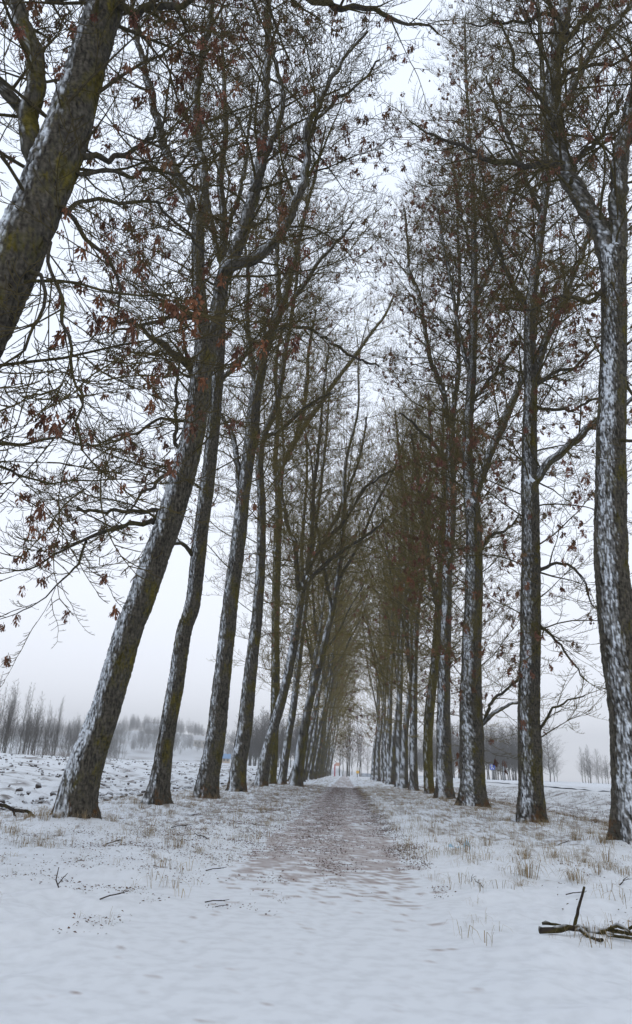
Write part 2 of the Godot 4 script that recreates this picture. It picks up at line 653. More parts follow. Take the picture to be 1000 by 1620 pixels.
# ---------------------------------------------------------------- the near avenue trees: measured stems, in metres from each foot (x, y, z, radius)
var NEAR := [
	{"at": Vector3(-3.61, 0.00, -5.00), "label": "huge dark near trunk cropped by the left edge, leaning right with drooping branches",
		"opt": {"seed": 1, "cluster_size": 1.15, "detail": true, "sides": 72, "step": 0.03, "lichen": 0.02, "snow": 0.22, "green": 0.25, "seeds": 0.85, "singles": 40, "crown": 3.6, "spacing": 0.33, "gap": 0.85},
		"stems": [
			["trunk", [0.00, -0.15, 0.00, 0.263, 0.35, 1.99, 0.00, 0.210, 0.36, 2.89, 0.00, 0.204, 0.45, 3.62, 0.00, 0.204, 0.57, 4.16, 0.00, 0.206, 0.71, 4.99, 0.00, 0.211, 0.84, 5.90, 0.00, 0.216, 0.90, 6.70, 0.00, 0.189, 0.95, 7.58, 0.00, 0.179, 1.00, 8.05, 0.00, 0.170, 1.02, 8.75, 0.00, 0.135, 0.95, 9.72, 0.00, 0.092, 0.90, 10.92, 0.00, 0.045]],
			["limb", [0.79, 5.51, 0.00, 0.099, 0.71, 5.60, 0.00, 0.086, 0.57, 6.24, 0.11, 0.094, 0.57, 6.68, 0.19, 0.089, 0.47, 7.11, 0.26, 0.079, 0.25, 7.57, 0.34, 0.074, 0.04, 8.02, 0.41, 0.056, -0.12, 8.66, 0.50, 0.032]],
			["limb", [0.57, 6.30, 0.13, 0.076, 0.50, 6.37, 0.00, 0.066, 0.30, 6.61, 0.08, 0.060, 0.18, 6.73, 0.12, 0.054, -0.14, 6.98, 0.23, 0.036, -0.38, 7.10, 0.30, 0.018]],
			["limb", [0.98, 7.82, 0.00, 0.074, 1.01, 7.86, 0.00, 0.065, 0.49, 8.52, -0.25, 0.055, 0.16, 8.64, -0.40, 0.050, -0.24, 9.38, -0.60, 0.038]],
			["branch", [1.00, 7.99, 0.00, 0.060, 1.05, 8.05, 0.00, 0.052, 1.39, 7.60, 0.19, 0.040, 1.75, 7.37, 0.41, 0.033, 2.05, 7.19, 0.61, 0.026, 2.40, 7.04, 0.90, 0.016]],
			["branch", [1.02, 8.49, 0.00, 0.060, 1.90, 8.93, -0.33, 0.053, 2.58, 9.06, -0.57, 0.047, 3.14, 9.10, -0.75, 0.041, 3.52, 9.19, -0.87, 0.034, 3.86, 9.17, -0.98, 0.030, 4.23, 9.15, -1.09, 0.019, 4.56, 9.11, -1.20, 0.012]],
			["branch", [0.85, 5.91, 0.00, 0.037, 1.12, 5.94, 0.00, 0.032, 1.23, 6.14, -0.23, 0.027, 1.34, 6.58, -0.52, 0.023, 1.43, 7.14, -0.81, 0.017, 1.52, 7.49, -1.00, 0.011]],
			["branch", [0.76, 5.26, 0.00, 0.026, 1.02, 5.30, 0.00, 0.023, 1.19, 5.08, -0.19, 0.020, 1.37, 5.01, -0.32, 0.017, 1.45, 4.88, -0.42, 0.015, 1.41, 4.59, -0.60, 0.009]],
			["branch", [1.02, 5.24, 0.00, 0.023, 1.06, 5.39, 0.00, 0.020, 1.37, 5.80, -0.42, 0.018, 1.61, 5.92, -0.68, 0.016, 2.04, 5.80, -1.20, 0.010]],
			["branch", [1.02, 5.87, 0.00, 0.030, 1.03, 5.75, 0.00, 0.026, 1.21, 5.93, -0.19, 0.021, 1.70, 6.35, -0.63, 0.016, 1.90, 6.61, -0.80, 0.010]],
			["branch", [0.74, 5.18, 0.00, 0.026, 0.78, 5.20, 0.00, 0.022, 0.99, 4.73, 0.03, 0.016, 1.22, 4.12, 0.07, 0.016, 1.36, 3.81, 0.10, 0.013, 1.51, 3.22, 0.14, 0.010, 1.61, 2.92, 0.17, 0.007, 1.81, 2.58, 0.20, 0.005]],
			["branch", [0.68, 4.78, 0.00, 0.022, 0.74, 4.82, 0.00, 0.019, 0.97, 4.42, 0.09, 0.016, 1.09, 4.05, 0.17, 0.013, 1.04, 3.63, 0.28, 0.010, 0.95, 3.45, 0.35, 0.007, 0.86, 3.34, 0.40, 0.005]],
			["branch", [0.37, 2.90, 0.00, 0.022, 0.40, 2.97, 0.00, 0.020, 0.96, 2.94, 0.12, 0.014, 1.22, 2.96, 0.18, 0.012, 1.49, 2.90, 0.25, 0.009, 1.73, 2.86, 0.30, 0.005]],
			["branch", [0.38, 2.96, 0.00, 0.020, 0.36, 3.00, 0.00, 0.017, 0.82, 2.90, -0.21, 0.013, 1.00, 2.84, -0.30, 0.010, 1.22, 2.85, -0.39, 0.008, 1.46, 2.90, -0.50, 0.005]],
		]},
	{"at": Vector3(-3.35, 0.02, -9.80), "label": "thick leaning trunk, first whole tree of the left row, long low bough with seed clusters",
		"opt": {"seed": 2, "cluster_size": 1.25, "detail": true, "sides": 96, "step": 0.024, "lichen": -0.1, "snow": 0.3, "green": 0.3, "seeds": 1.0, "singles": 50, "crown": 4.6, "spacing": 0.34},
		"stems": [
			["trunk", [0.00, 0.02, 0.00, 0.280, 0.01, 0.08, 0.00, 0.258, 0.02, 0.49, 0.00, 0.230, 0.11, 0.94, 0.00, 0.198, 0.22, 1.41, 0.00, 0.185, 0.38, 2.40, 0.00, 0.184, 0.49, 2.83, 0.00, 0.183, 0.62, 3.42, 0.00, 0.182, 0.75, 3.98, 0.00, 0.186, 0.86, 4.62, 0.00, 0.176, 0.94, 5.23, 0.00, 0.170, 0.98, 6.04, 0.00, 0.170, 0.96, 6.89, 0.00, 0.140, 0.85, 7.60, 0.00, 0.113, 0.74, 8.29, 0.00, 0.105, 0.62, 9.48, 0.00, 0.114]],
			["limb", [0.62, 9.42, 0.00, 0.106, 0.60, 9.48, 0.00, 0.092, 0.46, 9.74, 0.03, 0.088, 0.25, 10.17, 0.07, 0.083, 0.00, 10.68, 0.12, 0.078, -0.19, 11.26, 0.17, 0.068, -0.39, 11.93, 0.23, 0.063, -0.65, 12.70, 0.30, 0.059, -0.91, 13.62, 0.37, 0.048, -1.06, 14.42, 0.43, 0.037, -1.24, 15.43, 0.50, 0.025]],
			["limb", [0.62, 9.42, 0.00, 0.106, 0.64, 9.48, 0.00, 0.092, 0.66, 9.93, -0.04, 0.083, 0.59, 10.63, -0.09, 0.079, 0.40, 11.37, -0.15, 0.081, 0.25, 12.41, -0.22, 0.084, 0.19, 13.42, -0.29, 0.075, 0.22, 14.40, -0.35, 0.070, 0.24, 15.42, -0.41, 0.059, 0.13, 16.96, -0.50, 0.041]],
			["limb", [0.97, 6.36, 0.00, 0.147, 1.02, 6.43, 0.00, 0.128, 1.07, 7.58, -0.14, 0.124, 1.12, 8.48, -0.25, 0.123, 1.26, 9.01, -0.31, 0.120, 1.39, 9.83, -0.40, 0.113, 1.51, 10.90, -0.50, 0.100, 1.51, 11.84, -0.59, 0.085, 1.50, 12.93, -0.68, 0.075, 1.40, 15.04, -0.84, 0.067, 1.30, 17.29, -1.00, 0.050]],
			["limb", [1.46, 10.45, -0.46, 0.077, 1.63, 10.54, 0.00, 0.067, 1.79, 11.15, 0.05, 0.062, 1.93, 11.78, 0.11, 0.052, 1.95, 12.14, 0.13, 0.046, 1.80, 12.87, 0.19, 0.041, 1.64, 13.58, 0.24, 0.036, 1.45, 14.38, 0.30, 0.024]],
			["limb", [1.11, 8.34, -0.24, 0.121, 1.23, 8.42, 0.00, 0.105, 1.68, 8.56, 0.10, 0.089, 1.96, 8.79, 0.18, 0.084, 2.16, 9.06, 0.25, 0.079, 2.33, 9.51, 0.34, 0.074, 2.43, 9.85, 0.41, 0.069, 2.47, 10.32, 0.50, 0.064, 2.45, 10.85, 0.60, 0.059, 2.56, 11.09, 0.65, 0.054, 2.82, 11.75, 0.78, 0.038, 3.08, 12.23, 0.88, 0.027, 3.46, 12.70, 1.00, 0.022]],
			["branch", [2.45, 10.79, 0.60, 0.045, 2.42, 10.98, 0.00, 0.040, 2.59, 11.56, 0.17, 0.034, 2.92, 11.80, 0.29, 0.028, 3.26, 12.04, 0.41, 0.023, 3.70, 12.51, 0.60, 0.017]],
			["branch", [0.74, 3.87, 0.00, 0.042, 0.50, 4.00, 0.00, 0.036, 0.27, 3.89, 0.04, 0.032, -0.15, 3.74, 0.10, 0.027, -0.35, 3.66, 0.14, 0.022, -0.58, 3.50, 0.18, 0.018, -0.92, 3.26, 0.24, 0.013, -1.24, 3.14, 0.30, 0.009]],
			["branch", [-0.35, 3.60, 0.14, 0.021, -0.40, 3.70, 0.00, 0.018, -0.40, 3.36, 0.12, 0.018, -0.49, 3.10, 0.24, 0.013, -0.73, 2.70, 0.45, 0.008, -0.94, 2.48, 0.60, 0.008]],
			["branch", [0.50, 3.94, 0.00, 0.037, 0.57, 4.16, 0.00, 0.032, 0.00, 4.18, -0.21, 0.028, -0.44, 4.23, -0.37, 0.024, -0.82, 4.35, -0.50, 0.019]],
			["branch", [0.97, 6.36, 0.00, 0.085, 0.83, 6.42, 0.00, 0.074, 0.52, 6.68, 0.22, 0.054, 0.20, 6.83, 0.42, 0.034, -0.10, 6.93, 0.61, 0.024, -0.43, 6.91, 0.80, 0.014]],
			["branch", [0.88, 7.34, 0.00, 0.053, 0.82, 7.42, 0.00, 0.046, 0.31, 7.64, -0.24, 0.037, -0.06, 7.63, -0.42, 0.032, -0.87, 7.62, -0.80, 0.016]],
			["branch", [0.89, 4.78, 0.00, 0.043, 0.86, 4.87, 0.00, 0.037, 0.61, 4.48, 0.33, 0.027, 0.43, 4.07, 0.65, 0.017, 0.38, 3.71, 0.90, 0.008]],
			["branch", [0.93, 5.12, 0.00, 0.038, 0.73, 5.23, 0.00, 0.033, 0.75, 5.67, 0.38, 0.028, 0.79, 5.95, 0.64, 0.023, 0.89, 6.21, 0.90, 0.014]],
			["branch", [0.96, 5.54, 0.00, 0.033, 0.93, 5.60, 0.00, 0.029, 0.39, 5.69, -0.19, 0.024, -0.19, 5.51, -0.41, 0.020, -0.76, 5.53, -0.60, 0.010]],
		],
		"pads": [[0.62, 9.50, 0.12, 0.027, 0.035]]},
	{"at": Vector3(-3.33, 0.01, -14.00), "label": "slim leaning tree with a mossy right side, just behind the thick leaning left trunk",
		"opt": {"seed": 3, "detail": true, "sides": 64, "step": 0.035, "lichen": 0.04, "snow": 0.15, "green": 0.5, "seeds": 0.56, "singles": 6, "crown": 5.6, "spacing": 0.37},
		"stems": [
			["trunk", [0.00, 0.01, 0.00, 0.279, 0.00, 0.07, 0.00, 0.252, 0.01, 0.44, 0.00, 0.181, 0.04, 1.21, 0.00, 0.150, 0.12, 2.28, 0.00, 0.149, 0.16, 3.14, 0.00, 0.146, 0.28, 3.75, 0.00, 0.149, 0.29, 5.05, 0.00, 0.147, 0.33, 6.43, 0.00, 0.146, 0.33, 7.92, 0.00, 0.138, 0.30, 9.35, 0.00, 0.121, 0.22, 10.89, 0.00, 0.103, 0.18, 11.79, 0.00, 0.090, 0.07, 13.22, 0.00, 0.093, -0.13, 14.42, 0.00, 0.088, -0.13, 15.18, 0.00, 0.081, -0.12, 16.02, 0.00, 0.074, -0.27, 17.38, 0.00, 0.059, -0.47, 19.06, 0.00, 0.044, -0.66, 20.86, 0.00, 0.027]],
			["limb", [0.32, 8.51, 0.00, 0.072, 0.39, 8.63, 0.00, 0.063, 0.61, 9.16, -0.22, 0.050, 0.85, 9.57, -0.39, 0.044, 1.22, 10.21, -0.66, 0.038, 1.63, 10.73, -0.90, 0.023]],
			["limb", [0.18, 11.57, 0.00, 0.077, 0.19, 11.61, 0.00, 0.067, -0.05, 12.40, 0.16, 0.060, -0.26, 13.38, 0.35, 0.054, -0.52, 14.56, 0.58, 0.039, -0.72, 15.78, 0.80, 0.024]],
			["branch", [0.29, 4.63, 0.00, 0.058, 0.27, 4.65, 0.00, 0.051, -0.03, 4.82, 0.29, 0.038, -0.35, 4.79, 0.55, 0.025, -0.56, 4.52, 0.80, 0.018]],
			["branch", [0.33, 7.99, 0.00, 0.056, 0.32, 8.07, 0.00, 0.048, 0.02, 8.60, 0.18, 0.042, -0.38, 8.67, 0.31, 0.028, -0.87, 9.03, 0.50, 0.021]],
			["limb", [0.12, 12.51, 0.00, 0.070, 0.10, 12.54, 0.00, 0.061, 0.33, 13.85, -0.14, 0.055, 0.41, 15.23, -0.28, 0.049, 0.38, 16.96, -0.44, 0.034, 0.32, 18.82, -0.60, 0.027]],
		]},
	{"at": Vector3(-3.33, -0.05, -19.00), "label": "stout snow-speckled tree with a forked mossy crown, third whole trunk of the left row",
		"opt": {"seed": 4, "detail": true, "sides": 56, "step": 0.045, "lichen": -0.03, "snow": 0.16, "green": 0.6, "seeds": 0.44, "crown": 5.2, "spacing": 0.36, "gap": 0.98, "spray_size": 1.1},
		"stems": [
			["trunk", [0.00, -0.05, 0.00, 0.318, -0.01, 0.02, 0.00, 0.289, 0.02, 0.58, 0.00, 0.254, 0.09, 1.31, 0.00, 0.242, 0.15, 3.22, 0.00, 0.211, 0.19, 4.86, 0.00, 0.201, 0.27, 6.43, 0.00, 0.199, 0.30, 7.72, 0.00, 0.186, 0.37, 9.17, 0.00, 0.182, 0.41, 10.71, 0.00, 0.178, 0.47, 11.67, 0.00, 0.171, 0.62, 12.67, 0.00, 0.145, 0.86, 13.50, 0.00, 0.127, 1.11, 14.41, 0.00, 0.119, 1.24, 15.36, 0.00, 0.101, 1.38, 16.26, 0.00, 0.082, 1.60, 17.81, 0.00, 0.063, 1.91, 19.73, 0.00, 0.043, 2.17, 21.76, 0.00, 0.033]],
			["limb", [0.32, 8.06, 0.00, 0.103, 0.16, 8.10, 0.00, 0.089, 0.00, 8.98, -0.25, 0.083, -0.29, 10.02, -0.54, 0.076, -0.74, 10.76, -0.75, 0.048, -1.15, 11.16, -0.90, 0.029]],
			["limb", [0.44, 11.09, 0.00, 0.108, 0.45, 11.13, 0.00, 0.094, 0.26, 12.10, 0.19, 0.086, 0.04, 13.30, 0.41, 0.077, 0.01, 14.73, 0.67, 0.058, -0.19, 16.00, 0.90, 0.039]],
			["limb", [0.75, 13.13, 0.00, 0.088, 0.86, 14.77, -0.33, 0.081, 0.67, 16.82, -0.70, 0.074, 0.64, 19.39, -1.13, 0.067, 0.36, 21.84, -1.50, 0.047]],
			["limb", [0.94, 13.82, 0.00, 0.079, 1.63, 14.47, 0.41, 0.068, 2.11, 15.14, 0.78, 0.058, 2.78, 15.77, 1.20, 0.039, 3.25, 16.23, 1.50, 0.029]],
			["branch", [0.81, 13.36, 0.00, 0.059, 1.98, 13.12, 0.38, 0.048, 3.14, 11.96, 0.85, 0.037, 4.04, 11.34, 1.20, 0.027]],
		]},
	{"at": Vector3(-3.36, -0.03, -24.40), "label": "slightly curved slender tree, fourth whole trunk of the left row",
		"opt": {"seed": 5, "fine": 0.6, "sides": 40, "step": 0.06, "lichen": 0.05, "snow": 0.19, "green": 0.6, "seeds": 0.38, "crown": 4.6, "spacing": 0.28, "gap": 1.27, "spray_size": 1.15},
		"stems": [
			["trunk", [0.00, -0.03, 0.00, 0.332, 0.01, 0.12, 0.00, 0.284, 0.02, 0.94, 0.00, 0.248, 0.11, 1.97, 0.00, 0.242, 0.19, 3.95, 0.00, 0.208, 0.26, 5.40, 0.00, 0.181, 0.27, 7.15, 0.00, 0.164, 0.16, 9.47, 0.00, 0.147, -0.01, 10.94, 0.00, 0.139, 0.03, 12.09, 0.00, 0.129, 0.35, 13.15, 0.00, 0.119, 0.57, 14.38, 0.00, 0.109, 0.66, 15.78, 0.00, 0.099, 0.81, 17.24, 0.00, 0.076, 0.96, 19.39, 0.00, 0.065, 0.97, 21.98, 0.00, 0.040]],
			["limb", [-0.01, 10.88, 0.00, 0.120, 0.02, 10.95, 0.00, 0.104, -0.21, 12.37, -0.31, 0.095, -0.32, 14.18, -0.69, 0.087, -0.24, 16.13, -1.06, 0.077, -0.49, 18.56, -1.50, 0.054]],
			["limb", [0.09, 12.23, 0.00, 0.095, 0.12, 12.22, 0.00, 0.082, 0.85, 12.44, 0.38, 0.070, 1.78, 13.06, 0.99, 0.057, 2.70, 13.31, 1.50, 0.034]],
		]},
	{"at": Vector3(-3.35, 0.06, -30.70), "label": "strongly leaning left tree with snow-topped limbs reaching right over the path",
		"opt": {"seed": 6, "fine": 0.6, "sides": 36, "step": 0.07, "lichen": 0.0, "snow": 0.38, "green": 0.7, "seeds": 0.38, "crown": 3.6, "spacing": 0.25, "gap": 1.38, "spray_size": 1.2},
		"stems": [
			["trunk", [0.00, 0.06, 0.00, 0.320, 0.04, 0.19, 0.00, 0.271, 0.25, 1.61, 0.00, 0.201, 0.62, 3.06, 0.00, 0.192, 0.93, 4.57, 0.00, 0.182, 1.12, 5.99, 0.00, 0.186, 1.30, 7.83, 0.00, 0.176]],
			["limb", [1.29, 7.60, 0.00, 0.125, 1.25, 7.74, 0.00, 0.108, 1.08, 8.54, -0.09, 0.110, 0.91, 10.00, -0.24, 0.098, 0.59, 10.76, -0.33, 0.085, 0.33, 11.69, -0.42, 0.086, 0.11, 12.87, -0.54, 0.073, 0.05, 15.22, -0.75, 0.060, -0.38, 18.09, -1.00, 0.047]],
			["limb", [1.30, 7.77, 0.00, 0.125, 1.33, 7.88, 0.00, 0.109, 1.57, 8.27, 0.15, 0.095, 2.05, 8.72, 0.36, 0.095, 2.71, 9.28, 0.65, 0.081, 3.51, 9.77, 0.95, 0.067, 4.30, 10.25, 1.26, 0.054, 4.82, 10.75, 1.50, 0.040]],
			["limb", [1.33, 7.88, 0.00, 0.122, 1.49, 8.71, 0.06, 0.109, 1.74, 9.27, 0.10, 0.110, 2.27, 10.12, 0.17, 0.097, 2.94, 10.84, 0.24, 0.084, 3.48, 11.71, 0.30, 0.070, 3.95, 12.54, 0.37, 0.071, 4.73, 13.15, 0.43, 0.057, 5.63, 13.66, 0.50, 0.043]],
			["limb", [1.36, 7.97, 0.01, 0.125, 1.38, 8.02, 0.00, 0.109, 1.60, 10.12, -0.37, 0.099, 1.59, 12.36, -0.74, 0.088, 1.75, 15.47, -1.21, 0.076, 1.85, 18.48, -1.63, 0.064, 2.02, 21.31, -2.00, 0.050]],
		],
		"pads": [[1.55, 8.44, 0.12, 0.109, 0.142]]},
	{"at": Vector3(-3.33, 0.11, -35.00), "label": "upright yellow-green lichen covered tree behind the strongly leaning left trunk",
		"opt": {"seed": 7, "fine": 0.6, "sides": 30, "step": 0.08, "lichen": 0.5, "snow": -0.02, "green": 1.0, "seeds": 0.38, "crown": 3.4, "spacing": 0.31, "gap": 1.49, "spray_size": 1.25},
		"stems": [
			["trunk", [0.00, 0.11, 0.00, 0.281, 0.02, 0.26, 0.00, 0.239, 0.04, 1.74, 0.00, 0.215, -0.02, 4.22, 0.00, 0.206, -0.17, 6.85, 0.00, 0.197, -0.29, 9.96, 0.00, 0.204, -0.38, 13.28, 0.00, 0.195, -0.37, 15.43, 0.00, 0.182, -0.04, 16.20, 0.00, 0.167, 0.69, 17.77, 0.00, 0.152, 1.46, 19.04, 0.00, 0.137, 2.24, 20.46, 0.00, 0.121, 3.25, 22.04, 0.00, 0.106, 4.29, 23.79, 0.00, 0.089, 5.04, 24.94, 0.00, 0.072, 5.58, 26.38, 0.00, 0.055]],
			["limb", [-0.38, 13.62, 0.00, 0.168, -0.43, 13.63, 0.00, 0.147, -0.74, 15.94, -0.44, 0.135, -0.81, 18.84, -0.96, 0.123, -1.18, 21.95, -1.48, 0.110, -1.08, 25.30, -2.00, 0.076]],
			["limb", [0.42, 17.14, 0.00, 0.136, 0.37, 17.24, 0.00, 0.118, 0.79, 19.73, 0.35, 0.103, 0.82, 21.93, 0.65, 0.087, 1.15, 24.58, 1.00, 0.053]],
		]},
	{"at": Vector3(-3.33, -0.05, -41.00), "label": "thin dark leaning tree right after the lichen covered one in the left row",
		"opt": {"seed": 8, "fine": 0.6, "sides": 28, "step": 0.09, "lichen": 0.1, "snow": 0.36, "green": 0.8, "seeds": 0.38, "crown": 3.4, "spacing": 0.31, "gap": 1.78, "spray_size": 1.3},
		"stems": [
			["trunk", [0.00, -0.10, 0.00, 0.279, 0.02, 0.08, 0.00, 0.230, 0.19, 1.94, 0.00, 0.201, 0.43, 3.86, 0.00, 0.188, 0.60, 6.20, 0.00, 0.174, 0.77, 8.65, 0.00, 0.161, 1.01, 11.59, 0.00, 0.147, 1.26, 14.69, 0.00, 0.132, 1.48, 17.13, 0.00, 0.115, 1.69, 20.10, 0.00, 0.079, 1.77, 22.78, 0.00, 0.060]],
			["limb", [0.79, 8.86, 0.00, 0.144, 0.79, 9.01, 0.00, 0.125, 0.53, 11.71, -0.50, 0.111, 0.45, 14.60, -1.00, 0.096, 0.51, 18.17, -1.57, 0.080, 0.28, 21.02, -2.00, 0.062]],
			["limb", [1.03, 11.81, 0.00, 0.148, 1.07, 11.97, 0.00, 0.129, 2.05, 13.77, 0.46, 0.111, 2.93, 15.59, 0.91, 0.093, 3.81, 18.19, 1.51, 0.075, 4.15, 20.46, 2.00, 0.057]],
		]},
	{"at": Vector3(3.38, 0.05, -9.50), "label": "big snow-streaked tree at the right edge, forking high into two heavy limbs",
		"opt": {"seed": 9, "cluster_size": 1.2, "detail": true, "sides": 96, "step": 0.024, "lichen": -0.02, "snow": 0.27, "green": 0.35, "seeds": 0.8, "singles": 20, "crown": 6.2, "spacing": 0.29},
		"stems": [
			["trunk", [0.00, 0.05, 0.00, 0.312, -0.01, 0.11, 0.00, 0.284, -0.01, 0.34, 0.00, 0.243, 0.01, 0.79, 0.00, 0.218, 0.05, 1.54, 0.00, 0.213, 0.05, 2.38, 0.00, 0.217, 0.07, 2.95, 0.00, 0.218, 0.09, 3.54, 0.00, 0.210, 0.19, 4.44, 0.00, 0.205, 0.28, 5.21, 0.00, 0.197, 0.40, 6.03, 0.00, 0.189, 0.51, 6.89, 0.00, 0.180, 0.63, 7.93, 0.00, 0.187, 0.68, 8.53, 0.00, 0.211]],
			["limb", [0.67, 8.36, 0.00, 0.184, 0.64, 8.41, 0.00, 0.160, 0.56, 9.01, -0.04, 0.153, 0.39, 9.64, -0.09, 0.147, 0.20, 10.22, -0.13, 0.145, 0.09, 10.83, -0.17, 0.137, 0.07, 11.38, -0.20, 0.134, 0.13, 12.28, -0.24, 0.132, 0.29, 13.32, -0.30, 0.125, 0.48, 14.14, -0.34, 0.122, 0.67, 15.00, -0.38, 0.106, 0.90, 16.22, -0.43, 0.084, 1.22, 17.96, -0.50, 0.054]],
			["limb", [0.67, 8.36, 0.00, 0.172, 0.70, 8.41, 0.00, 0.150, 0.80, 9.09, 0.09, 0.142, 0.87, 9.90, 0.20, 0.134, 0.97, 10.57, 0.28, 0.126, 1.13, 11.06, 0.35, 0.116, 1.35, 11.89, 0.45, 0.102, 1.66, 12.95, 0.58, 0.077, 1.93, 14.08, 0.70, 0.051]],
			["branch", [0.18, 10.27, -0.13, 0.067, 0.05, 10.35, 0.00, 0.059, -0.51, 10.17, 0.15, 0.052, -0.95, 10.15, 0.28, 0.047, -1.25, 10.16, 0.37, 0.041, -1.68, 10.29, 0.52, 0.031, -2.02, 10.31, 0.62, 0.026, -2.31, 10.32, 0.71, 0.020, -2.54, 10.45, 0.80, 0.010]],
			["branch", [0.25, 10.00, -0.12, 0.061, 0.19, 10.03, 0.00, 0.053, 0.46, 10.78, -0.20, 0.049, 0.91, 11.34, -0.40, 0.039, 1.23, 12.02, -0.58, 0.035, 1.65, 12.92, -0.80, 0.024]],
			["limb", [0.07, 11.32, -0.20, 0.076, 0.05, 11.38, 0.00, 0.066, 0.48, 12.39, -0.21, 0.063, 0.74, 12.99, -0.33, 0.059, 1.03, 13.61, -0.45, 0.054, 1.51, 14.46, -0.62, 0.056, 2.15, 15.46, -0.82, 0.045, 2.73, 16.46, -1.00, 0.027]],
			["branch", [0.13, 12.22, -0.24, 0.052, 0.11, 12.30, 0.00, 0.045, 0.28, 12.38, 0.09, 0.039, 0.60, 12.41, 0.24, 0.033, 1.08, 12.24, 0.46, 0.022, 1.35, 12.30, 0.60, 0.016]],
			["branch", [0.26, 13.07, -0.29, 0.060, 0.26, 13.18, 0.00, 0.052, 0.57, 13.65, -0.10, 0.047, 0.97, 14.35, -0.24, 0.042, 1.30, 14.85, -0.34, 0.037, 1.75, 15.73, -0.50, 0.026]],
			["branch", [0.54, 13.54, -0.09, 0.054, 0.33, 13.77, 0.00, 0.047, 0.20, 13.87, 0.10, 0.041, -0.18, 13.70, 0.25, 0.035, -0.51, 13.33, 0.40, 0.028, -0.94, 13.04, 0.59, 0.022, -1.32, 12.72, 0.76, 0.016, -1.61, 12.62, 0.90, 0.011]],
			["branch", [0.09, 11.42, -0.02, 0.044, -0.02, 11.53, 0.00, 0.039, -0.26, 11.87, 0.10, 0.033, -0.59, 12.33, 0.23, 0.028, -0.80, 12.94, 0.38, 0.022, -1.02, 13.43, 0.50, 0.017]],
			["branch", [0.64, 7.98, 0.00, 0.051, 0.59, 8.05, 0.00, 0.044, 0.21, 7.58, 0.14, 0.039, -0.17, 7.50, 0.26, 0.029, -0.59, 7.28, 0.39, 0.019, -0.91, 7.09, 0.50, 0.014]],
			["branch", [0.48, 6.60, 0.00, 0.043, 0.41, 6.67, 0.00, 0.038, 0.74, 6.41, -0.30, 0.029, 1.10, 6.15, -0.60, 0.019]],
			["branch", [0.29, 5.21, 0.00, 0.031, 0.42, 5.04, 0.38, 0.021, 0.46, 4.67, 0.80, 0.016]],
		],
		"pads": [[0.70, 8.56, 0.12, 0.050, 0.065]]},
	{"at": Vector3(3.34, -0.05, -14.60), "label": "straight mossy tree left of the big right-edge trunk, with a long branch rising right",
		"opt": {"seed": 10, "cluster_size": 1.25, "detail": true, "sides": 76, "step": 0.03, "lichen": 0.06, "snow": 0.18, "green": 0.45, "seeds": 1.0, "broad": 0.3, "singles": 14, "crown": 3.4, "spacing": 0.23},
		"stems": [
			["trunk", [0.00, -0.05, 0.00, 0.261, 0.01, 0.03, 0.00, 0.233, 0.06, 0.90, 0.00, 0.216, 0.10, 1.90, 0.00, 0.204, 0.20, 2.96, 0.00, 0.197, 0.30, 4.08, 0.00, 0.190, 0.42, 5.75, 0.00, 0.179, 0.47, 6.68, 0.00, 0.176, 0.56, 7.96, 0.00, 0.147, 0.68, 9.16, 0.00, 0.143, 0.74, 10.42, 0.00, 0.133, 0.92, 11.76, 0.00, 0.114, 1.11, 12.70, 0.00, 0.108, 1.28, 13.68, 0.00, 0.103, 1.46, 14.70, 0.00, 0.097, 1.53, 15.76, 0.00, 0.091, 1.60, 17.09, 0.00, 0.085, 1.70, 18.74, 0.00, 0.070, 1.76, 20.24, 0.00, 0.054, 1.82, 22.11, 0.00, 0.037]],
			["limb", [0.47, 6.54, 0.00, 0.124, 0.49, 6.61, 0.00, 0.108, 0.65, 6.78, 0.06, 0.101, 0.89, 7.07, 0.15, 0.088, 1.29, 7.39, 0.28, 0.081, 1.88, 7.90, 0.47, 0.067, 2.45, 8.21, 0.64, 0.047, 2.97, 8.58, 0.80, 0.027]],
			["limb", [0.65, 8.77, 0.00, 0.115, 0.68, 8.83, 0.00, 0.100, 0.82, 9.28, -0.07, 0.094, 1.09, 10.13, -0.21, 0.089, 1.51, 11.12, -0.36, 0.084, 1.95, 12.16, -0.51, 0.078, 2.53, 13.48, -0.70, 0.065, 2.93, 14.65, -0.85, 0.050, 3.45, 15.88, -1.00, 0.034]],
			["branch", [0.75, 8.98, -0.03, 0.058, 0.78, 9.03, 0.00, 0.050, 1.22, 9.26, 0.13, 0.043, 1.62, 9.36, 0.23, 0.035, 2.10, 9.76, 0.39, 0.028, 2.49, 9.87, 0.50, 0.014]],
			["branch", [0.61, 8.34, 0.00, 0.049, 0.71, 8.43, 0.00, 0.042, 1.33, 8.27, 0.18, 0.035, 1.97, 8.46, 0.37, 0.028, 2.40, 8.51, 0.50, 0.014]],
			["branch", [0.81, 10.85, 0.00, 0.077, 0.78, 10.86, 0.00, 0.067, 0.51, 11.93, -0.23, 0.062, 0.28, 13.07, -0.45, 0.056, 0.11, 14.76, -0.75, 0.042, 0.06, 16.33, -1.00, 0.026]],
			["branch", [1.31, 13.88, 0.00, 0.063, 1.00, 14.82, 0.09, 0.056, 0.72, 15.79, 0.18, 0.049, 0.37, 17.00, 0.29, 0.042, 0.08, 18.26, 0.40, 0.026]],
			["branch", [1.51, 15.51, 0.00, 0.066, 1.48, 15.54, 0.00, 0.057, 2.03, 17.23, -0.33, 0.043, 2.50, 18.73, -0.60, 0.027]],
			["branch", [0.08, 1.38, 0.00, 0.034, 0.23, 1.45, 0.00, 0.030, 0.41, 1.89, 0.33, 0.023, 0.61, 2.04, 0.52, 0.017, 0.94, 2.20, 0.80, 0.011]],
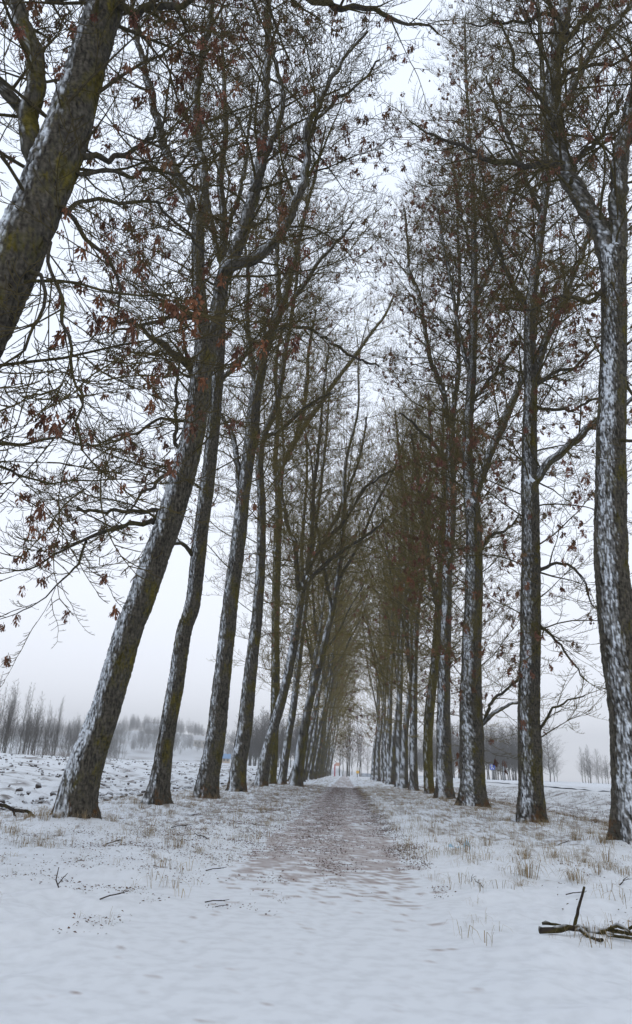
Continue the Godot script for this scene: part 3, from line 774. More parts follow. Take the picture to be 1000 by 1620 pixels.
			["branch", [0.35, 4.63, 0.00, 0.052, 0.46, 4.73, 0.00, 0.045, 0.82, 4.82, 0.20, 0.032, 1.16, 4.57, 0.43, 0.025, 1.27, 3.81, 0.80, 0.012]],
			["branch", [0.27, 3.61, 0.00, 0.043, 0.35, 3.64, 0.00, 0.038, 0.64, 3.28, 0.35, 0.024, 0.83, 2.75, 0.76, 0.017, 0.90, 2.45, 1.00, 0.011]],
		],
		"pads": [[0.44, 6.64, 0.12, 0.095, 0.123]]},
	{"at": Vector3(3.33, -0.05, -21.00), "label": "tall thick tree with a white snow line and a snowy fork, mossy right side",
		"opt": {"seed": 11, "long": 1.2, "detail": true, "sides": 64, "step": 0.04, "lichen": 0.06, "snow": 0.31, "green": 0.5, "seeds": 0.95, "broad": 0.75, "singles": 10, "crown": 2.6, "spacing": 0.25, "gap": 0.89, "spray_size": 1.1, "cluster_size": 1.4},
		"stems": [
			["trunk", [0.00, -0.07, 0.00, 0.412, 0.01, 0.06, 0.00, 0.364, 0.03, 0.91, 0.00, 0.336, 0.06, 2.35, 0.00, 0.311, 0.14, 3.87, 0.00, 0.276, 0.26, 5.49, 0.00, 0.256, 0.37, 7.40, 0.00, 0.237, 0.34, 8.51, 0.00, 0.232, 0.29, 9.56, 0.00, 0.167, 0.32, 10.75, 0.00, 0.150, 0.50, 12.58, 0.00, 0.144, 0.62, 14.02, 0.00, 0.137, 0.75, 15.92, 0.00, 0.130, 0.86, 18.49, 0.00, 0.102, 0.92, 20.81, 0.00, 0.082, 0.91, 23.94, 0.00, 0.061, 0.92, 27.01, 0.00, 0.051, 0.99, 29.96, 0.00, 0.039]],
			["limb", [0.34, 8.35, 0.00, 0.188, 0.37, 8.41, 0.00, 0.164, 0.50, 8.91, 0.06, 0.145, 0.73, 9.51, 0.14, 0.127, 1.15, 10.53, 0.26, 0.128, 1.57, 11.47, 0.38, 0.119, 1.90, 12.22, 0.47, 0.110, 2.35, 13.42, 0.61, 0.081, 2.62, 14.77, 0.76, 0.052, 2.90, 16.17, 0.90, 0.031]],
			["limb", [0.74, 15.68, 0.00, 0.112, 0.74, 15.79, 0.00, 0.098, 0.95, 16.36, -0.06, 0.099, 1.37, 17.38, -0.17, 0.089, 1.86, 18.57, -0.29, 0.080, 2.27, 20.01, -0.43, 0.070, 2.79, 22.01, -0.60, 0.060, 3.25, 24.48, -0.80, 0.038]],
			["limb", [0.52, 12.78, 0.00, 0.095, 0.53, 12.81, 0.00, 0.083, 0.31, 13.68, 0.15, 0.073, 0.06, 15.02, 0.36, 0.063, -0.13, 16.39, 0.57, 0.054, -0.37, 17.82, 0.79, 0.044, -0.57, 19.28, 1.00, 0.033]],
			["limb", [0.05, 2.16, 0.00, 0.079, 0.37, 2.16, 0.00, 0.069, 0.71, 2.44, 0.19, 0.051, 1.21, 2.65, 0.44, 0.034, 1.56, 2.71, 0.60, 0.025]],
			["branch", [0.40, 2.13, 0.02, 0.059, 0.41, 2.20, 0.00, 0.052, 0.61, 2.67, 0.31, 0.043, 0.92, 2.95, 0.56, 0.034, 1.37, 3.29, 0.90, 0.025]],
			["branch", [0.33, 6.65, 0.00, 0.086, 0.37, 6.63, 0.00, 0.075, 0.91, 7.53, -0.35, 0.058, 1.44, 7.81, -0.56, 0.039, 1.92, 8.42, -0.80, 0.030]],
			["branch", [0.81, 17.26, 0.00, 0.064, 0.77, 17.38, 0.00, 0.055, 0.61, 19.33, -0.32, 0.046, 0.40, 21.78, -0.69, 0.036, 0.40, 24.04, -1.00, 0.025]],
			["branch", [0.43, 11.85, 0.00, 0.082, 0.45, 11.88, 0.00, 0.071, 1.04, 12.59, 0.40, 0.061, 1.51, 13.11, 0.71, 0.050, 1.88, 13.64, 1.00, 0.030]],
		],
		"pads": [[0.34, 8.47, 0.12, 0.135, 0.175], [0.31, 10.49, 0.12, 0.090, 0.117], [0.25, 6.47, 0.12, 0.074, 0.097]]},
	{"at": Vector3(3.33, -0.05, -26.80), "label": "tree with a broad snow stripe up its slim trunk, fourth in the right row",
		"opt": {"seed": 12, "long": 1.2, "fine": 0.6, "sides": 40, "step": 0.055, "lichen": -0.05, "snow": 0.45, "green": 0.6, "seeds": 0.9, "broad": 0.4, "crown": 2.6, "spacing": 0.22, "gap": 1.22, "spray_size": 1.15, "cluster_size": 1.35},
		"stems": [
			["trunk", [0.00, -0.10, 0.00, 0.359, 0.00, 0.03, 0.00, 0.307, 0.02, 1.31, 0.00, 0.270, 0.03, 2.34, 0.00, 0.241, 0.11, 4.17, 0.00, 0.214, 0.24, 6.30, 0.00, 0.198, 0.33, 7.90, 0.00, 0.190, 0.51, 9.60, 0.00, 0.182, 0.58, 11.01, 0.00, 0.186, 0.56, 12.11, 0.00, 0.176, 0.67, 13.78, 0.00, 0.167]],
			["limb", [0.65, 13.42, 0.00, 0.132, 0.63, 13.50, 0.00, 0.115, 0.51, 14.85, -0.12, 0.105, 0.37, 15.92, -0.22, 0.106, -0.06, 17.27, -0.34, 0.095, -0.25, 19.00, -0.48, 0.097, -0.46, 20.91, -0.63, 0.086, -0.86, 22.25, -0.73, 0.073, -0.92, 24.10, -0.86, 0.060, -1.04, 26.12, -1.00, 0.046]],
			["limb", [0.67, 13.72, 0.00, 0.133, 0.69, 13.78, 0.00, 0.116, 0.85, 15.03, 0.11, 0.104, 1.05, 16.74, 0.26, 0.092, 0.99, 18.66, 0.43, 0.081, 1.20, 20.82, 0.60, 0.069, 1.16, 23.41, 0.80, 0.056, 1.35, 26.14, 1.00, 0.043]],
			["branch", [0.57, 11.75, 0.00, 0.101, 0.58, 11.84, 0.00, 0.088, 0.12, 12.65, 0.30, 0.075, -0.39, 13.22, 0.55, 0.063, -1.03, 13.77, 0.83, 0.050, -1.54, 13.95, 1.00, 0.025]],
			["branch", [0.21, 5.86, 0.00, 0.080, 0.18, 5.95, 0.00, 0.069, -0.06, 6.77, -0.57, 0.060, -0.48, 7.22, -1.00, 0.037]],
		],
		"pads": [[0.21, 7.68, 0.12, 0.107, 0.139], [0.37, 8.47, 0.12, 0.096, 0.125]]},
	{"at": Vector3(3.34, -0.01, -31.80), "label": "yellow-green lichen covered slim trunk, fifth in the right row",
		"opt": {"seed": 13, "long": 1.2, "fine": 0.6, "sides": 30, "step": 0.08, "lichen": 0.6, "snow": -0.12, "green": 1.0, "seeds": 0.5, "crown": 2.4, "spacing": 0.22, "gap": 1.38, "spray_size": 1.2, "cluster_size": 1.35},
		"stems": [
			["trunk", [0.00, -0.01, 0.00, 0.227, 0.00, 0.15, 0.00, 0.202, -0.01, 1.88, 0.00, 0.194, 0.10, 3.36, 0.00, 0.197, 0.32, 4.90, 0.00, 0.188, 0.47, 6.50, 0.00, 0.164, 0.63, 8.45, 0.00, 0.140, 0.80, 10.79, 0.00, 0.129, 0.95, 12.94, 0.00, 0.103, 0.97, 15.53, 0.00, 0.076, 1.15, 18.64, 0.00, 0.047]],
			["limb", [0.55, 7.51, 0.00, 0.127, 0.55, 7.61, 0.00, 0.111, 0.19, 9.21, 0.32, 0.098, -0.03, 11.14, 0.70, 0.085, -0.37, 13.41, 1.13, 0.072, -0.66, 15.45, 1.50, 0.044]],
			["limb", [0.71, 9.45, 0.00, 0.114, 0.72, 9.61, 0.00, 0.099, 1.27, 11.87, -0.46, 0.088, 1.67, 14.65, -0.98, 0.077, 2.01, 17.66, -1.50, 0.048]],
		]},
	{"at": Vector3(3.34, -0.05, -38.80), "label": "thin trunk splitting low into two snow-lined stems, sixth in the right row",
		"opt": {"seed": 14, "long": 1.2, "fine": 0.6, "sides": 28, "step": 0.09, "lichen": 0.05, "snow": 0.44, "green": 0.8, "seeds": 0.5, "crown": 2.6, "spacing": 0.23, "gap": 1.59, "spray_size": 1.3, "cluster_size": 1.35},
		"stems": [
			["trunk", [0.00, -0.12, 0.00, 0.262, 0.00, 0.05, 0.00, 0.231, 0.00, 2.10, 0.00, 0.189, 0.06, 3.91, 0.00, 0.177, 0.11, 5.79, 0.00, 0.164, 0.29, 8.74, 0.00, 0.152, 0.59, 10.61, 0.00, 0.137, 0.88, 12.98, 0.00, 0.123, 1.04, 15.61, 0.00, 0.108, 1.18, 18.77, 0.00, 0.092, 1.18, 22.13, 0.00, 0.057]],
			["limb", [0.09, 4.87, 0.00, 0.149, 0.07, 4.99, 0.00, 0.130, -0.18, 6.05, 0.10, 0.115, -0.28, 7.36, 0.21, 0.099, -0.24, 9.09, 0.36, 0.101, 0.18, 11.02, 0.52, 0.085, 0.66, 12.17, 0.62, 0.086, 0.59, 14.54, 0.80, 0.070, 0.33, 17.12, 1.00, 0.053]],
			["limb", [0.44, 9.77, 0.00, 0.119, 0.03, 11.99, -0.42, 0.105, -0.25, 15.17, -0.97, 0.092, -0.48, 18.60, -1.52, 0.076, -0.71, 21.85, -2.00, 0.059]],
		]},
]


# ---------------------------------------------------------------- ground
func ground_mesh() -> ArrayMesh:
	var xs := PackedFloat32Array()
	var x := 0.0
	var half := []
	while x < 560.0:
		half.append(x)
		x += 0.032 if x < 4.6 else 0.032 + (x - 4.6) * 0.075
	half.append(570.0)
	for k in range(half.size() - 1, 0, -1): xs.append(-half[k])
	for k in half: xs.append(k)
	var zs := PackedFloat32Array()
	var z := 14.0
	while z > -700.0:
		zs.append(z)
		if z > -2.0: z -= 0.5
		else: z -= 0.0105 * absf(z) if z > -40.0 else 0.035 * absf(z)
	var b := Buf.new()
	var w := xs.size()
	var soil := Color(0.115, 0.088, 0.072)
	var dead := Color(0.21, 0.165, 0.115)
	for j in zs.size():
		var zz := zs[j]
		for i in w:
			var xx := xs[i]
			b.v.append(Vector3(xx, ground_y(xx, zz), zz))
			var d := absf(xx - path_x(zz))
			var n1 := noise_b.get_noise_2d(xx * 0.9, zz * 0.45)
			var n2 := noise_a.get_noise_2d(xx * 9.0, zz * 9.0)
			var n4 := noise_a.get_noise_2d(xx * 3.2 + 70.0, zz * 12.0)
			var n3 := noise_a.get_noise_2d(xx * 2.8 + 30.0, zz * 1.3)
			var k := -1.0
			var col := soil
			if d < 0.86:
				var worn := smoothstep2(-4.3, -7.2, zz + 1.4 * n1 + 0.7 * n3) * (1.0 - smoothstep2(0.58, 0.86, d + 0.16 * n3))
				k = worn * 1.15 - 0.68 + 0.4 * n1 + 0.6 * n2 + 0.9 * n4 + 0.3 * n3
				k = clampf(k * 2.2, 0.0, 0.64 + 0.3 * n2)
				col = Color(0.29, 0.215, 0.19)
			elif d < 4.6:
				k = -0.52 + 0.45 * n1 + 0.8 * n2 + 0.6 * n4 + 0.25 * n3 + 0.55 * smoothstep2(-5.5, -13.0, zz) - 0.15 - 0.3 * exp(-pow((xx - 0.85) / 0.3, 2.0))
				if zz > -6.5: k -= 0.25 * (zz + 6.5)
				k = clampf(k * 2.6, 0.0, 0.8)
				col = dead if n3 > 0.0 else Color(0.15, 0.105, 0.08)
			else:
				k = -0.20 + 0.4 * n1 + 0.75 * n2 + 0.7 * n3
				if xx > 8.4 + 0.05 * absf(zz): k -= 0.75
				k = clampf(k * 2.4, 0.0, 0.85)
			b.c.append(SNOW.lerp(col, maxf(k, 0.0)))
	for j in zs.size():
		for i in w:
			var du := b.v[j * w + mini(i + 1, w - 1)] - b.v[j * w + maxi(i - 1, 0)]
			var dv := b.v[mini(j + 1, zs.size() - 1) * w + i] - b.v[maxi(j - 1, 0) * w + i]
			b.n.append(du.cross(dv).normalized())
	for j in zs.size() - 1:
		for i in w - 1:
			var a := j * w + i
			b.i.append_array(PackedInt32Array([a, a + w, a + 1, a + 1, a + w, a + w + 1]))
	return b.mesh(M.snow)


func road_mesh() -> ArrayMesh:
	var b := Buf.new()
	var across := 29
	var rows := 0
	var z := -6.0
	while z > -420.0:
		var e := 9.2 + 0.05 * absf(z)
		for k in across:
			var x := e + 6.6 * k / (across - 1.0)
			var rut := 0.0
			for c in [1.3, 2.9, 4.0, 5.5]:
				rut += exp(-pow((x - e - c) / 0.22, 2.0))
			b.v.append(Vector3(x, ground_y(x, z) + 0.05 - 0.03 * rut, z))
			b.n.append(Vector3.UP)
			var n := noise_a.get_noise_2d(x * 4.0, z * 0.5)
			b.c.append(SNOW.lerp(Color(0.16, 0.16, 0.17), clampf((rut * 0.9 + n - 0.55) * 1.4, 0.0, 0.6)))
		rows += 1
		z -= maxf(0.4, absf(z) * 0.03)
	for j in rows - 1:
		for k in across - 1:
			var a := j * across + k
			b.i.append_array(PackedInt32Array([a, a + across, a + 1, a + 1, a + across, a + across + 1]))
	return b.mesh(M.snow)


# ---------------------------------------------------------------- small things
func stick(called: String, label: String, category: String, lists: Array, at: Vector3, group := "", snow := 0.36) -> void:
	var root := thing(called, label, category, at, 0.0, group)
	for k in lists.size():
		var g := stem_points(lists[k])
		var sm := smooth(g[0], g[1], 0.02)
		var b := Buf.new()
		var p: PackedVector3Array = sm[0]
		var r: PackedFloat32Array = sm[1]
		for q in p.size():
			p[q] += rdir() * r[q] * 0.25
		for q in r.size(): r[q] *= 1.25
		tube(b, p, r, 8, Color(0.045, 0.036, 0.03), snow, 0.5)
		# a closed, broken end
		for e in [0, p.size() - 1]:
			var c := b.v.size()
			b.v.append(p[e])
			b.n.append((p[e] - p[1 if e == 0 else e - 1]).normalized())
			b.c.append(Color(0.11, 0.08, 0.05))
			var first := 0 if e == 0 else (p.size() - 1) * 8
			for s in 8: b.i.append_array(PackedInt32Array([c, first + s, first + (s + 1) % 8]))
		part("stem" if k == 0 else "side_shoot", b.mesh(M.bark), root)


func box(b: Buf, lo: Vector3, hi: Vector3, col: Color) -> void:
	var p := []
	for k in 8: p.append(Vector3(hi.x if k & 1 else lo.x, hi.y if k & 2 else lo.y, hi.z if k & 4 else lo.z))
	b.quad(p[4], p[6], p[7], p[5], col)
	b.quad(p[1], p[3], p[2], p[0], col)
	b.quad(p[0], p[2], p[6], p[4], col)
	b.quad(p[5], p[7], p[3], p[1], col)
	b.quad(p[6], p[2], p[3], p[7], col)
	b.quad(p[0], p[4], p[5], p[1], col)


func boxed(called: String, lo: Vector3, hi: Vector3, m: Material, parent: Node3D) -> MeshInstance3D:
	var b := Buf.new()
	box(b, lo, hi, Color.WHITE)
	return part(called, b.mesh(m), parent)


func pole(called: String, pts: Array, r: float, m: Material, parent: Node3D) -> void:
	var b := Buf.new()
	var p := PackedVector3Array(pts)
	var rad := PackedFloat32Array()
	for k in p.size(): rad.append(r)
	tube(b, p, rad, 10, Color.WHITE)
	part(called, b.mesh(m), parent)


func gable(lo: Vector3, hi: Vector3, rise: float, over: float, m: Material) -> ArrayMesh:
	var b := Buf.new()
	var y := hi.y
	var mid := (lo.z + hi.z) * 0.5
	for s in [0.0, 0.18]:
		var a := Vector3(lo.x - over, y - over * 0.5 + s, lo.z - over)
		var c := Vector3(hi.x + over, y - over * 0.5 + s, lo.z - over)
		var d := Vector3(hi.x + over, y - over * 0.5 + s, hi.z + over)
		var e := Vector3(lo.x - over, y - over * 0.5 + s, hi.z + over)
		var r1 := Vector3(lo.x - over, y + rise + s, mid)
		var r2 := Vector3(hi.x + over, y + rise + s, mid)
		b.quad(e, r1, r2, d, Color.WHITE)
		b.quad(c, r2, r1, a, Color.WHITE)
		b.quad(e, r1, a, a, Color.WHITE)
		b.quad(d, r2, c, c, Color.WHITE)
	return b.mesh(m)


func house(called: String, label: String, at: Vector3, size: Vector3, rise: float, wall: Material, roof: Material, turn: float) -> void:
	var root := thing(called, label, "house", at, turn)
	var lo := Vector3(-size.x / 2, -1.0, -size.z / 2)
	var hi := Vector3(size.x / 2, size.y, size.z / 2)
	boxed("wall", lo, hi, wall, root)
	part("roof", gable(lo, hi, rise, 0.5, roof), root)
	for k in 3:
		var x := lerpf(lo.x, hi.x, (k + 0.5) / 3.0)
		boxed("window", Vector3(x - 0.55, size.y * 0.35, hi.z - 0.05), Vector3(x + 0.55, size.y * 0.35 + 1.4, hi.z + 0.04), M.dark_glass, root)
	boxed("chimney", Vector3(size.x * 0.2, hi.y + rise * 0.4, -0.4), Vector3(size.x * 0.2 + 0.7, hi.y + rise + 0.9, 0.3), M.brick, root)


func litter_mesh(seed_: int) -> ArrayMesh:
	rng.seed = seed_
	var b := Buf.new()
	for k in 2:
		var at := Vector3(rf(-0.04, 0.04), 0.004 * k, rf(-0.06, 0.06))
		var a := rf(0, TAU)
		var u := Vector3(cos(a), rf(-0.2, 0.4), sin(a)).normalized() * rf(0.008, 0.018)
		var w := Vector3(-sin(a), rf(0.0, 0.5), cos(a)).normalized() * rf(0.004, 0.008)
		b.quad(at - u, at - u * 0.2 + w + Vector3(0, 0.006, 0), at + u, at - w, Color.WHITE * rf(0.7, 1.2))
	return b.mesh(M.litter)


func clod_mesh(seed_: int) -> ArrayMesh:
	var b := Buf.new()
	var rows := 4
	var cols := 7
	for j in rows + 1:
		var e := PI * j / rows
		for s in cols:
			var a := TAU * s / cols
			var d := Vector3(sin(e) * cos(a), cos(e), sin(e) * sin(a))
			var k := 1.0 + 0.9 * noise_b.get_noise_3dv(d * 1.7 + Vector3(seed_ * 9.0, 0, 0))
			b.v.append(d * Vector3(0.05, 0.05, 0.05) * k)
			b.n.append(d)
			b.c.append(Color(0.085, 0.066, 0.055) if d.y < 0.55 or noise_b.get_noise_3dv(d * 3.0 + Vector3(seed_, 0, 0)) > 0.2 else SNOW)
	for j in rows:
		for s in cols:
			var a := j * cols + s
			var c := j * cols + (s + 1) % cols
			b.i.append_array(PackedInt32Array([a, a + cols, c, c, a + cols, c + cols]))
	return b.mesh(M.soil)


# ---------------------------------------------------------------- background trees (kept light)
func far_tree(root: Node3D, seed_: int, high: float, r0: float, limbs: int, spread: float, rise: float, twig_r: float, low: float) -> void:
	rng.seed = seed_
	var b := Buf.new()
	var p := PackedVector3Array()
	var r := PackedFloat32Array()
	for k in 9:
		var f := k / 8.0
		p.append(Vector3(rf(-0.012, 0.012) * high, high * f, rf(-0.012, 0.012) * high) if k else Vector3(0, -0.3, 0))
		r.append(lerpf(r0, twig_r, pow(f, 0.85)))
	tube(b, p, r, 6, Color(0.07, 0.062, 0.052), 0.1, 0.3)
	part("trunk", b.mesh(M.bark), root)
	var c := Buf.new()
	for k in limbs:
		var f := lerpf(low, 0.97, (k + rf(0, 1)) / limbs)
		var at := p[int(f * 8.0)].lerp(p[mini(int(f * 8.0) + 1, 8)], f * 8.0 - int(f * 8.0))
		var a := k * 2.4 + rf(-0.4, 0.4)
		var d := Vector3(cos(a), rise + rf(-0.2, 0.3), sin(a)).normalized()
		var ln := spread * high * (1.12 - f) * rf(0.7, 1.2)
		var q := PackedVector3Array([at])
		var qr := PackedFloat32Array([maxf(twig_r, r0 * 0.4 * (1.1 - f))])
		for g in 4:
			d = (d + rdir() * 0.22 + Vector3(0, 0.12, 0)).normalized()
			q.append(q[g] + d * ln / 4.0)
			qr.append(maxf(twig_r * 0.8, qr[0] * (1.0 - 0.24 * (g + 1))))
		tube(c, q, qr, 3, Color(0.075, 0.065, 0.052))
		for g in range(1, 5):
			for s in 3:
				var e := (d + rdir() * 1.0 + Vector3(0, 0.25, 0)).normalized()
				var l2 := ln * rf(0.2, 0.42)
				var m1 := q[g] + e * l2 * 0.5
				var m2 := m1 + (e + rdir() * 0.3 + Vector3(0, 0.15, 0)).normalized() * l2 * 0.5
				tube(c, PackedVector3Array([q[g], m1, m2]), PackedFloat32Array([twig_r * 0.9, twig_r * 0.75, twig_r * 0.5]), 3, Color(0.082, 0.070, 0.054))
				for t in 2:
					var e2 := (e + rdir() * 0.9).normalized() * l2 * 0.4
					tube(c, PackedVector3Array([m1.lerp(m2, 0.5 * t), m1.lerp(m2, 0.5 * t) + e2]), PackedFloat32Array([twig_r * 0.6, twig_r * 0.45]), 3, Color(0.086, 0.072, 0.056))
	part("crown", c.mesh(M.bark), root, "stuff")


func _ready() -> void:
	# camera: low on the path, tilted up, the lens shifted so that the optical centre sits above the middle of the frame
	var cam := Camera3D.new()
	cam.name = "camera"
	cam.projection = Camera3D.PROJECTION_FRUSTUM
	cam.near = 0.05
	cam.far = 3000.0
	cam.size = 0.05 * 1620.0 / 1149.0
	cam.frustum_offset = Vector2(0, -60.0 / 1149.0 * 0.05)
	var turn := Basis(Vector3.UP, deg_to_rad(3.0391)) * Basis(Vector3.RIGHT, deg_to_rad(22.2357)) * Basis(Vector3.BACK, deg_to_rad(2.3))
	cam.transform = Transform3D(turn, Vector3(0, 0.75, 0))
	add_child(cam)
	cam.current = true
	# overcast sky, a very soft weak sun behind the cloud, falling-snow haze
	var env := Environment.new()
	env.background_mode = Environment.BG_SKY
	var sky := ProceduralSkyMaterial.new()
	sky.sky_top_color = Color(0.86, 0.90, 0.965)
	sky.sky_horizon_color = Color(0.935, 0.945, 0.975)
	sky.sky_curve = 0.25
	sky.ground_bottom_color = Color(0.80, 0.83, 0.87)
	sky.ground_horizon_color = Color(0.92, 0.935, 0.97)
	sky.sun_angle_max = 1.0
	env.sky = Sky.new()
	env.sky.sky_material = sky
	env.tonemap_mode = Environment.TONE_MAPPER_LINEAR
	env.tonemap_exposure = 1.36
	env.fog_enabled = true
	env.fog_density = 0.0014
	env.fog_light_color = Color(0.95, 0.965, 0.98)
	env.sdfgi_enabled = true
	env.ssao_enabled = true
	env.ssil_enabled = true
	var we := WorldEnvironment.new()
	we.name = "environment"
	we.environment = env
	add_child(we)
	var sun := DirectionalLight3D.new()
	sun.name = "sun"
	sun.light_energy = 0.15
	sun.light_angular_distance = 40.0
	sun.light_color = Color(1.0, 0.97, 0.93)
	sun.shadow_enabled = true
	sun.rotation_degrees = Vector3(-62, 25, 0)
	add_child(sun)

	var t_start := Time.get_ticks_msec()
	noise_a.seed = 3
	noise_a.frequency = 1.0
	noise_a.fractal_octaves = 2
	noise_b.seed = 8
	noise_b.frequency = 1.0
	noise_b.fractal_octaves = 3
	rng.seed = 5
	# materials: colour comes from the vertices, grain from small computed textures
	M.snow = cloth(0.75, grain(1, 0.02, 0.94, 1.04), 1.6, relief(2, 0.03, 3.0), 0.16)
	M.bark = cloth(0.95, grain(3, 0.035, 0.55, 1.25, 5), 2.2, relief(4, 0.05, 6.0), 0.8)
	M.snow_pad = cloth(0.75, null, 1.0)
	M.soil = cloth(0.95, grain(3, 0.035, 0.55, 1.25, 5), 3.0)
	M.twig = StandardMaterial3D.new()
	M.twig.vertex_color_use_as_albedo = true
	M.twig.roughness = 0.9
	M.twig.metallic_specular = 0.2
	for k in ["seed", "straw", "litter"]:
		var m := StandardMaterial3D.new()
		m.vertex_color_use_as_albedo = true
		m.roughness = 0.9
		m.metallic_specular = 0.15
		m.cull_mode = BaseMaterial3D.CULL_DISABLED
		M[k] = m
	M.seed.backlight_enabled = true
	M.seed.backlight = Color(0.25, 0.25, 0.25)
	M.seed_tones = []
	for c in [Color(0.48, 0.345, 0.28), Color(0.41, 0.295, 0.245), Color(0.52, 0.36, 0.27)]:
		var m: StandardMaterial3D = M.seed.duplicate()
		m.albedo_color = c
		M.seed_tones.append(m)
	M.dark_glass = plain(Color(0.12, 0.14, 0.17), 0.2)
	M.brick = plain(Color(0.45, 0.27, 0.22))
	for k in 4: spray_meshes.append(make_spray(40 + k))
	for k in 3: cluster_meshes.append(make_cluster(60 + k, 0.0, 22 + 3 * k))
	cluster_meshes.append(make_cluster(71, 0.010, 12))

	# where the avenue trees stand
	for t in NEAR:
		bases.append([t.at.x, t.at.z, t.at.y])
	var far_left := [[-2.55, -37.0], [-3.3, -47.5], [-3.25, -54.0], [-3.35, -60.5], [-3.3, -67.0], [-3.2, -72.5], [-3.35, -77.5], [-3.3, -85.0], [-3.3, -93.0], [-3.4, -101.0], [-3.5, -109.0], [-3.4, -117.0], [-3.4, -128.0], [-3.3, -140.0], [-3.4, -152.0]]
	var far_right := [[3.34, -43.5], [3.2, -48.0], [3.35, -55.0], [3.3, -62.0], [3.4, -66.5], [3.34, -72.0], [3.3, -78.5], [3.4, -85.0], [3.3, -91.0]]
	for t in far_left + far_right:
		bases.append([t[0], t[1], 0.0])

	# ---- the setting
	var ground := top("ground", ground_mesh(), "structure")
	tag(ground, "snow covered ground with a worn path, grassy verges and ploughed field", "ground")
	var road := top("road", road_mesh(), "structure")
	tag(road, "snow covered road on a low bank beyond the right row", "road")

	# ---- the near trees, each with its own traced trunk and limbs
	for t in NEAR:
		var root := thing("avenue_tree", t.label, "tree", Vector3(t.at.x, 0, t.at.z), 0.0, "avenue trees along the snowy path")
		build_tree(root, t.stems, t.opt)
		for pad in t.get("pads", []):
			snow_pad(root, Vector3(pad[0], pad[1], pad[2]), Vector3(pad[3], pad[4], pad[3]), int(pad[1] * 10.0))

	# ---- the far trees of both rows: four kinds, then copies
	var ordinals := ["ninth", "tenth", "eleventh", "twelfth", "thirteenth", "fourteenth", "fifteenth", "sixteenth", "seventeenth", "eighteenth", "nineteenth", "twentieth", "twenty-first", "twenty-second", "twenty-third"]
	var right_ordinals := ["seventh", "eighth", "ninth", "tenth", "eleventh", "twelfth", "thirteenth", "fourteenth", "fifteenth"]
	var protos := []
	for k in 4:
		var root := Node3D.new()
		root.name = numbered("avenue_tree")
		add_child(root, true)
		tag(root, "-", "tree", "avenue trees along the snowy path")
		var left := k < 2
		var stems := wild_stems(21 + k * 5, 26.0, 0.20 if left else 0.045, 0.24, 3 + k % 2, 0.33, 0.20)
		build_tree(root, stems, {"seed": 30 + k, "lichen": 0.12, "snow": 0.36, "green": 1.0, "seeds": 0.4, "cluster_size": 1.6, "fine": 0.4, "gap": 3.0, "spray_size": 1.9, "sides": 16, "step": 0.16, "coarse": true, "crown": 3.6, "spacing": 0.75, "long": 1.2})
		protos.append(root)
	var placed := [0, 0, 0, 0]
	for side in 2:
		var spots: Array = far_left if side == 0 else far_right
		for k in spots.size():
			var kind := side * 2 + (k % 2)
			var o: Node3D = protos[kind]
			var at := Vector3(spots[k][0], 0, spots[k][1])
			var spin := rf(-0.5, 0.5)
			var size := rf(0.88, 1.08)
			if placed[kind] > 0:
				o = copy(protos[kind], at, spin, size, "", "")
			else:
				o.position = at
				o.rotation.y = spin
				o.scale = Vector3.ONE * size
			placed[kind] += 1
			tag(o, "bare lichen-tinted tree, %s from the camera in the %s row" % [(ordinals if side == 0 else right_ordinals)[k], "left" if side == 0 else "right"], "tree", "avenue trees along the snowy path")

	# ---- young trees across the left field
	var young := []
	for k in 4:
		var root := Node3D.new()
		root.name = numbered("young_tree")
		add_child(root, true)
		tag(root, "bare slender young tree in the hazy row across the left field", "tree", "young trees beyond the left field")
		far_tree(root, 300 + k, [10.5, 9.5, 11.0, 7.0][k], 0.06, [26, 24, 22, 26][k], [0.20, 0.26, 0.17, 0.36][k], [1.6, 1.1, 2.0, 0.8][k], 0.0065, [0.2, 0.25, 0.3, 0.08][k])
		young.append(root)
	rng.seed = 77
	for k in 240:
		var f := pow((k + rf(0, 0.8)) / 240.0, 1.2)
		var x := lerpf(-43.0, -90.0, f) + rf(-7.0, 1.0)
		var z := lerpf(-84.0, -312.0, f) + rf(-2, 2)
		var o: Node3D = young[k] if k < 4 else copy(young[k % 4], Vector3.ZERO, 0, 1, "", "")
		o.position = on_ground(x, z)
		o.rotation.y = rf(0, TAU)
		o.scale = Vector3.ONE * rf(0.65, 1.2) * lerpf(1.0, 0.9, f)

	# ---- woods: behind the road on the right, at the end of the path and on the far left
	var wood := []
	for k in 4:
		var root := Node3D.new()
		root.name = numbered("woodland_tree")
		add_child(root, true)
		tag(root, "-", "tree")
		far_tree(root, 400 + k, 14.0, 0.16, 46, [0.32, 0.42, 0.38, 0.26][k], [0.9, 0.7, 0.5, 1.2][k], 0.011, 0.14)
		wood.append(root)
	var first := [true, true, true, true]
	var lots := []
	for k in 60:   # the wood on the right of the road
		lots.append([lerpf(23.0, 52.0, (k + rf(0, 1)) / 60.0), rf(-225, -200), rf(0.9, 1.1), "grey bare woodland tree massed behind the road on the right", "wood behind the road"])
	for q in [[60.0, -255.0, 0.78], [64.0, -262.0, 0.86], [67.5, -258.0, 0.8], [71.5, -238.0, 0.62], [73.8, -241.0, 0.78], [76.0, -240.0, 0.7], [79.0, -246.0, 0.55], [82.0, -250.0, 0.5], [57.0, -262.0, 0.6], [69.5, -262.0, 0.5], [86.0, -262.0, 0.62], [90.0, -265.0, 0.7], [62.0, -270.0, 0.8], [65.5, -268.0, 0.85], [67.0, -272.0, 0.78], [72.5, -244.0, 0.75], [74.8, -246.0, 0.72], [77.5, -252.0, 0.5], [80.5, -256.0, 0.45], [84.0, -258.0, 0.5], [58.5, -268.0, 0.7], [55.5, -262.0, 0.75]]:
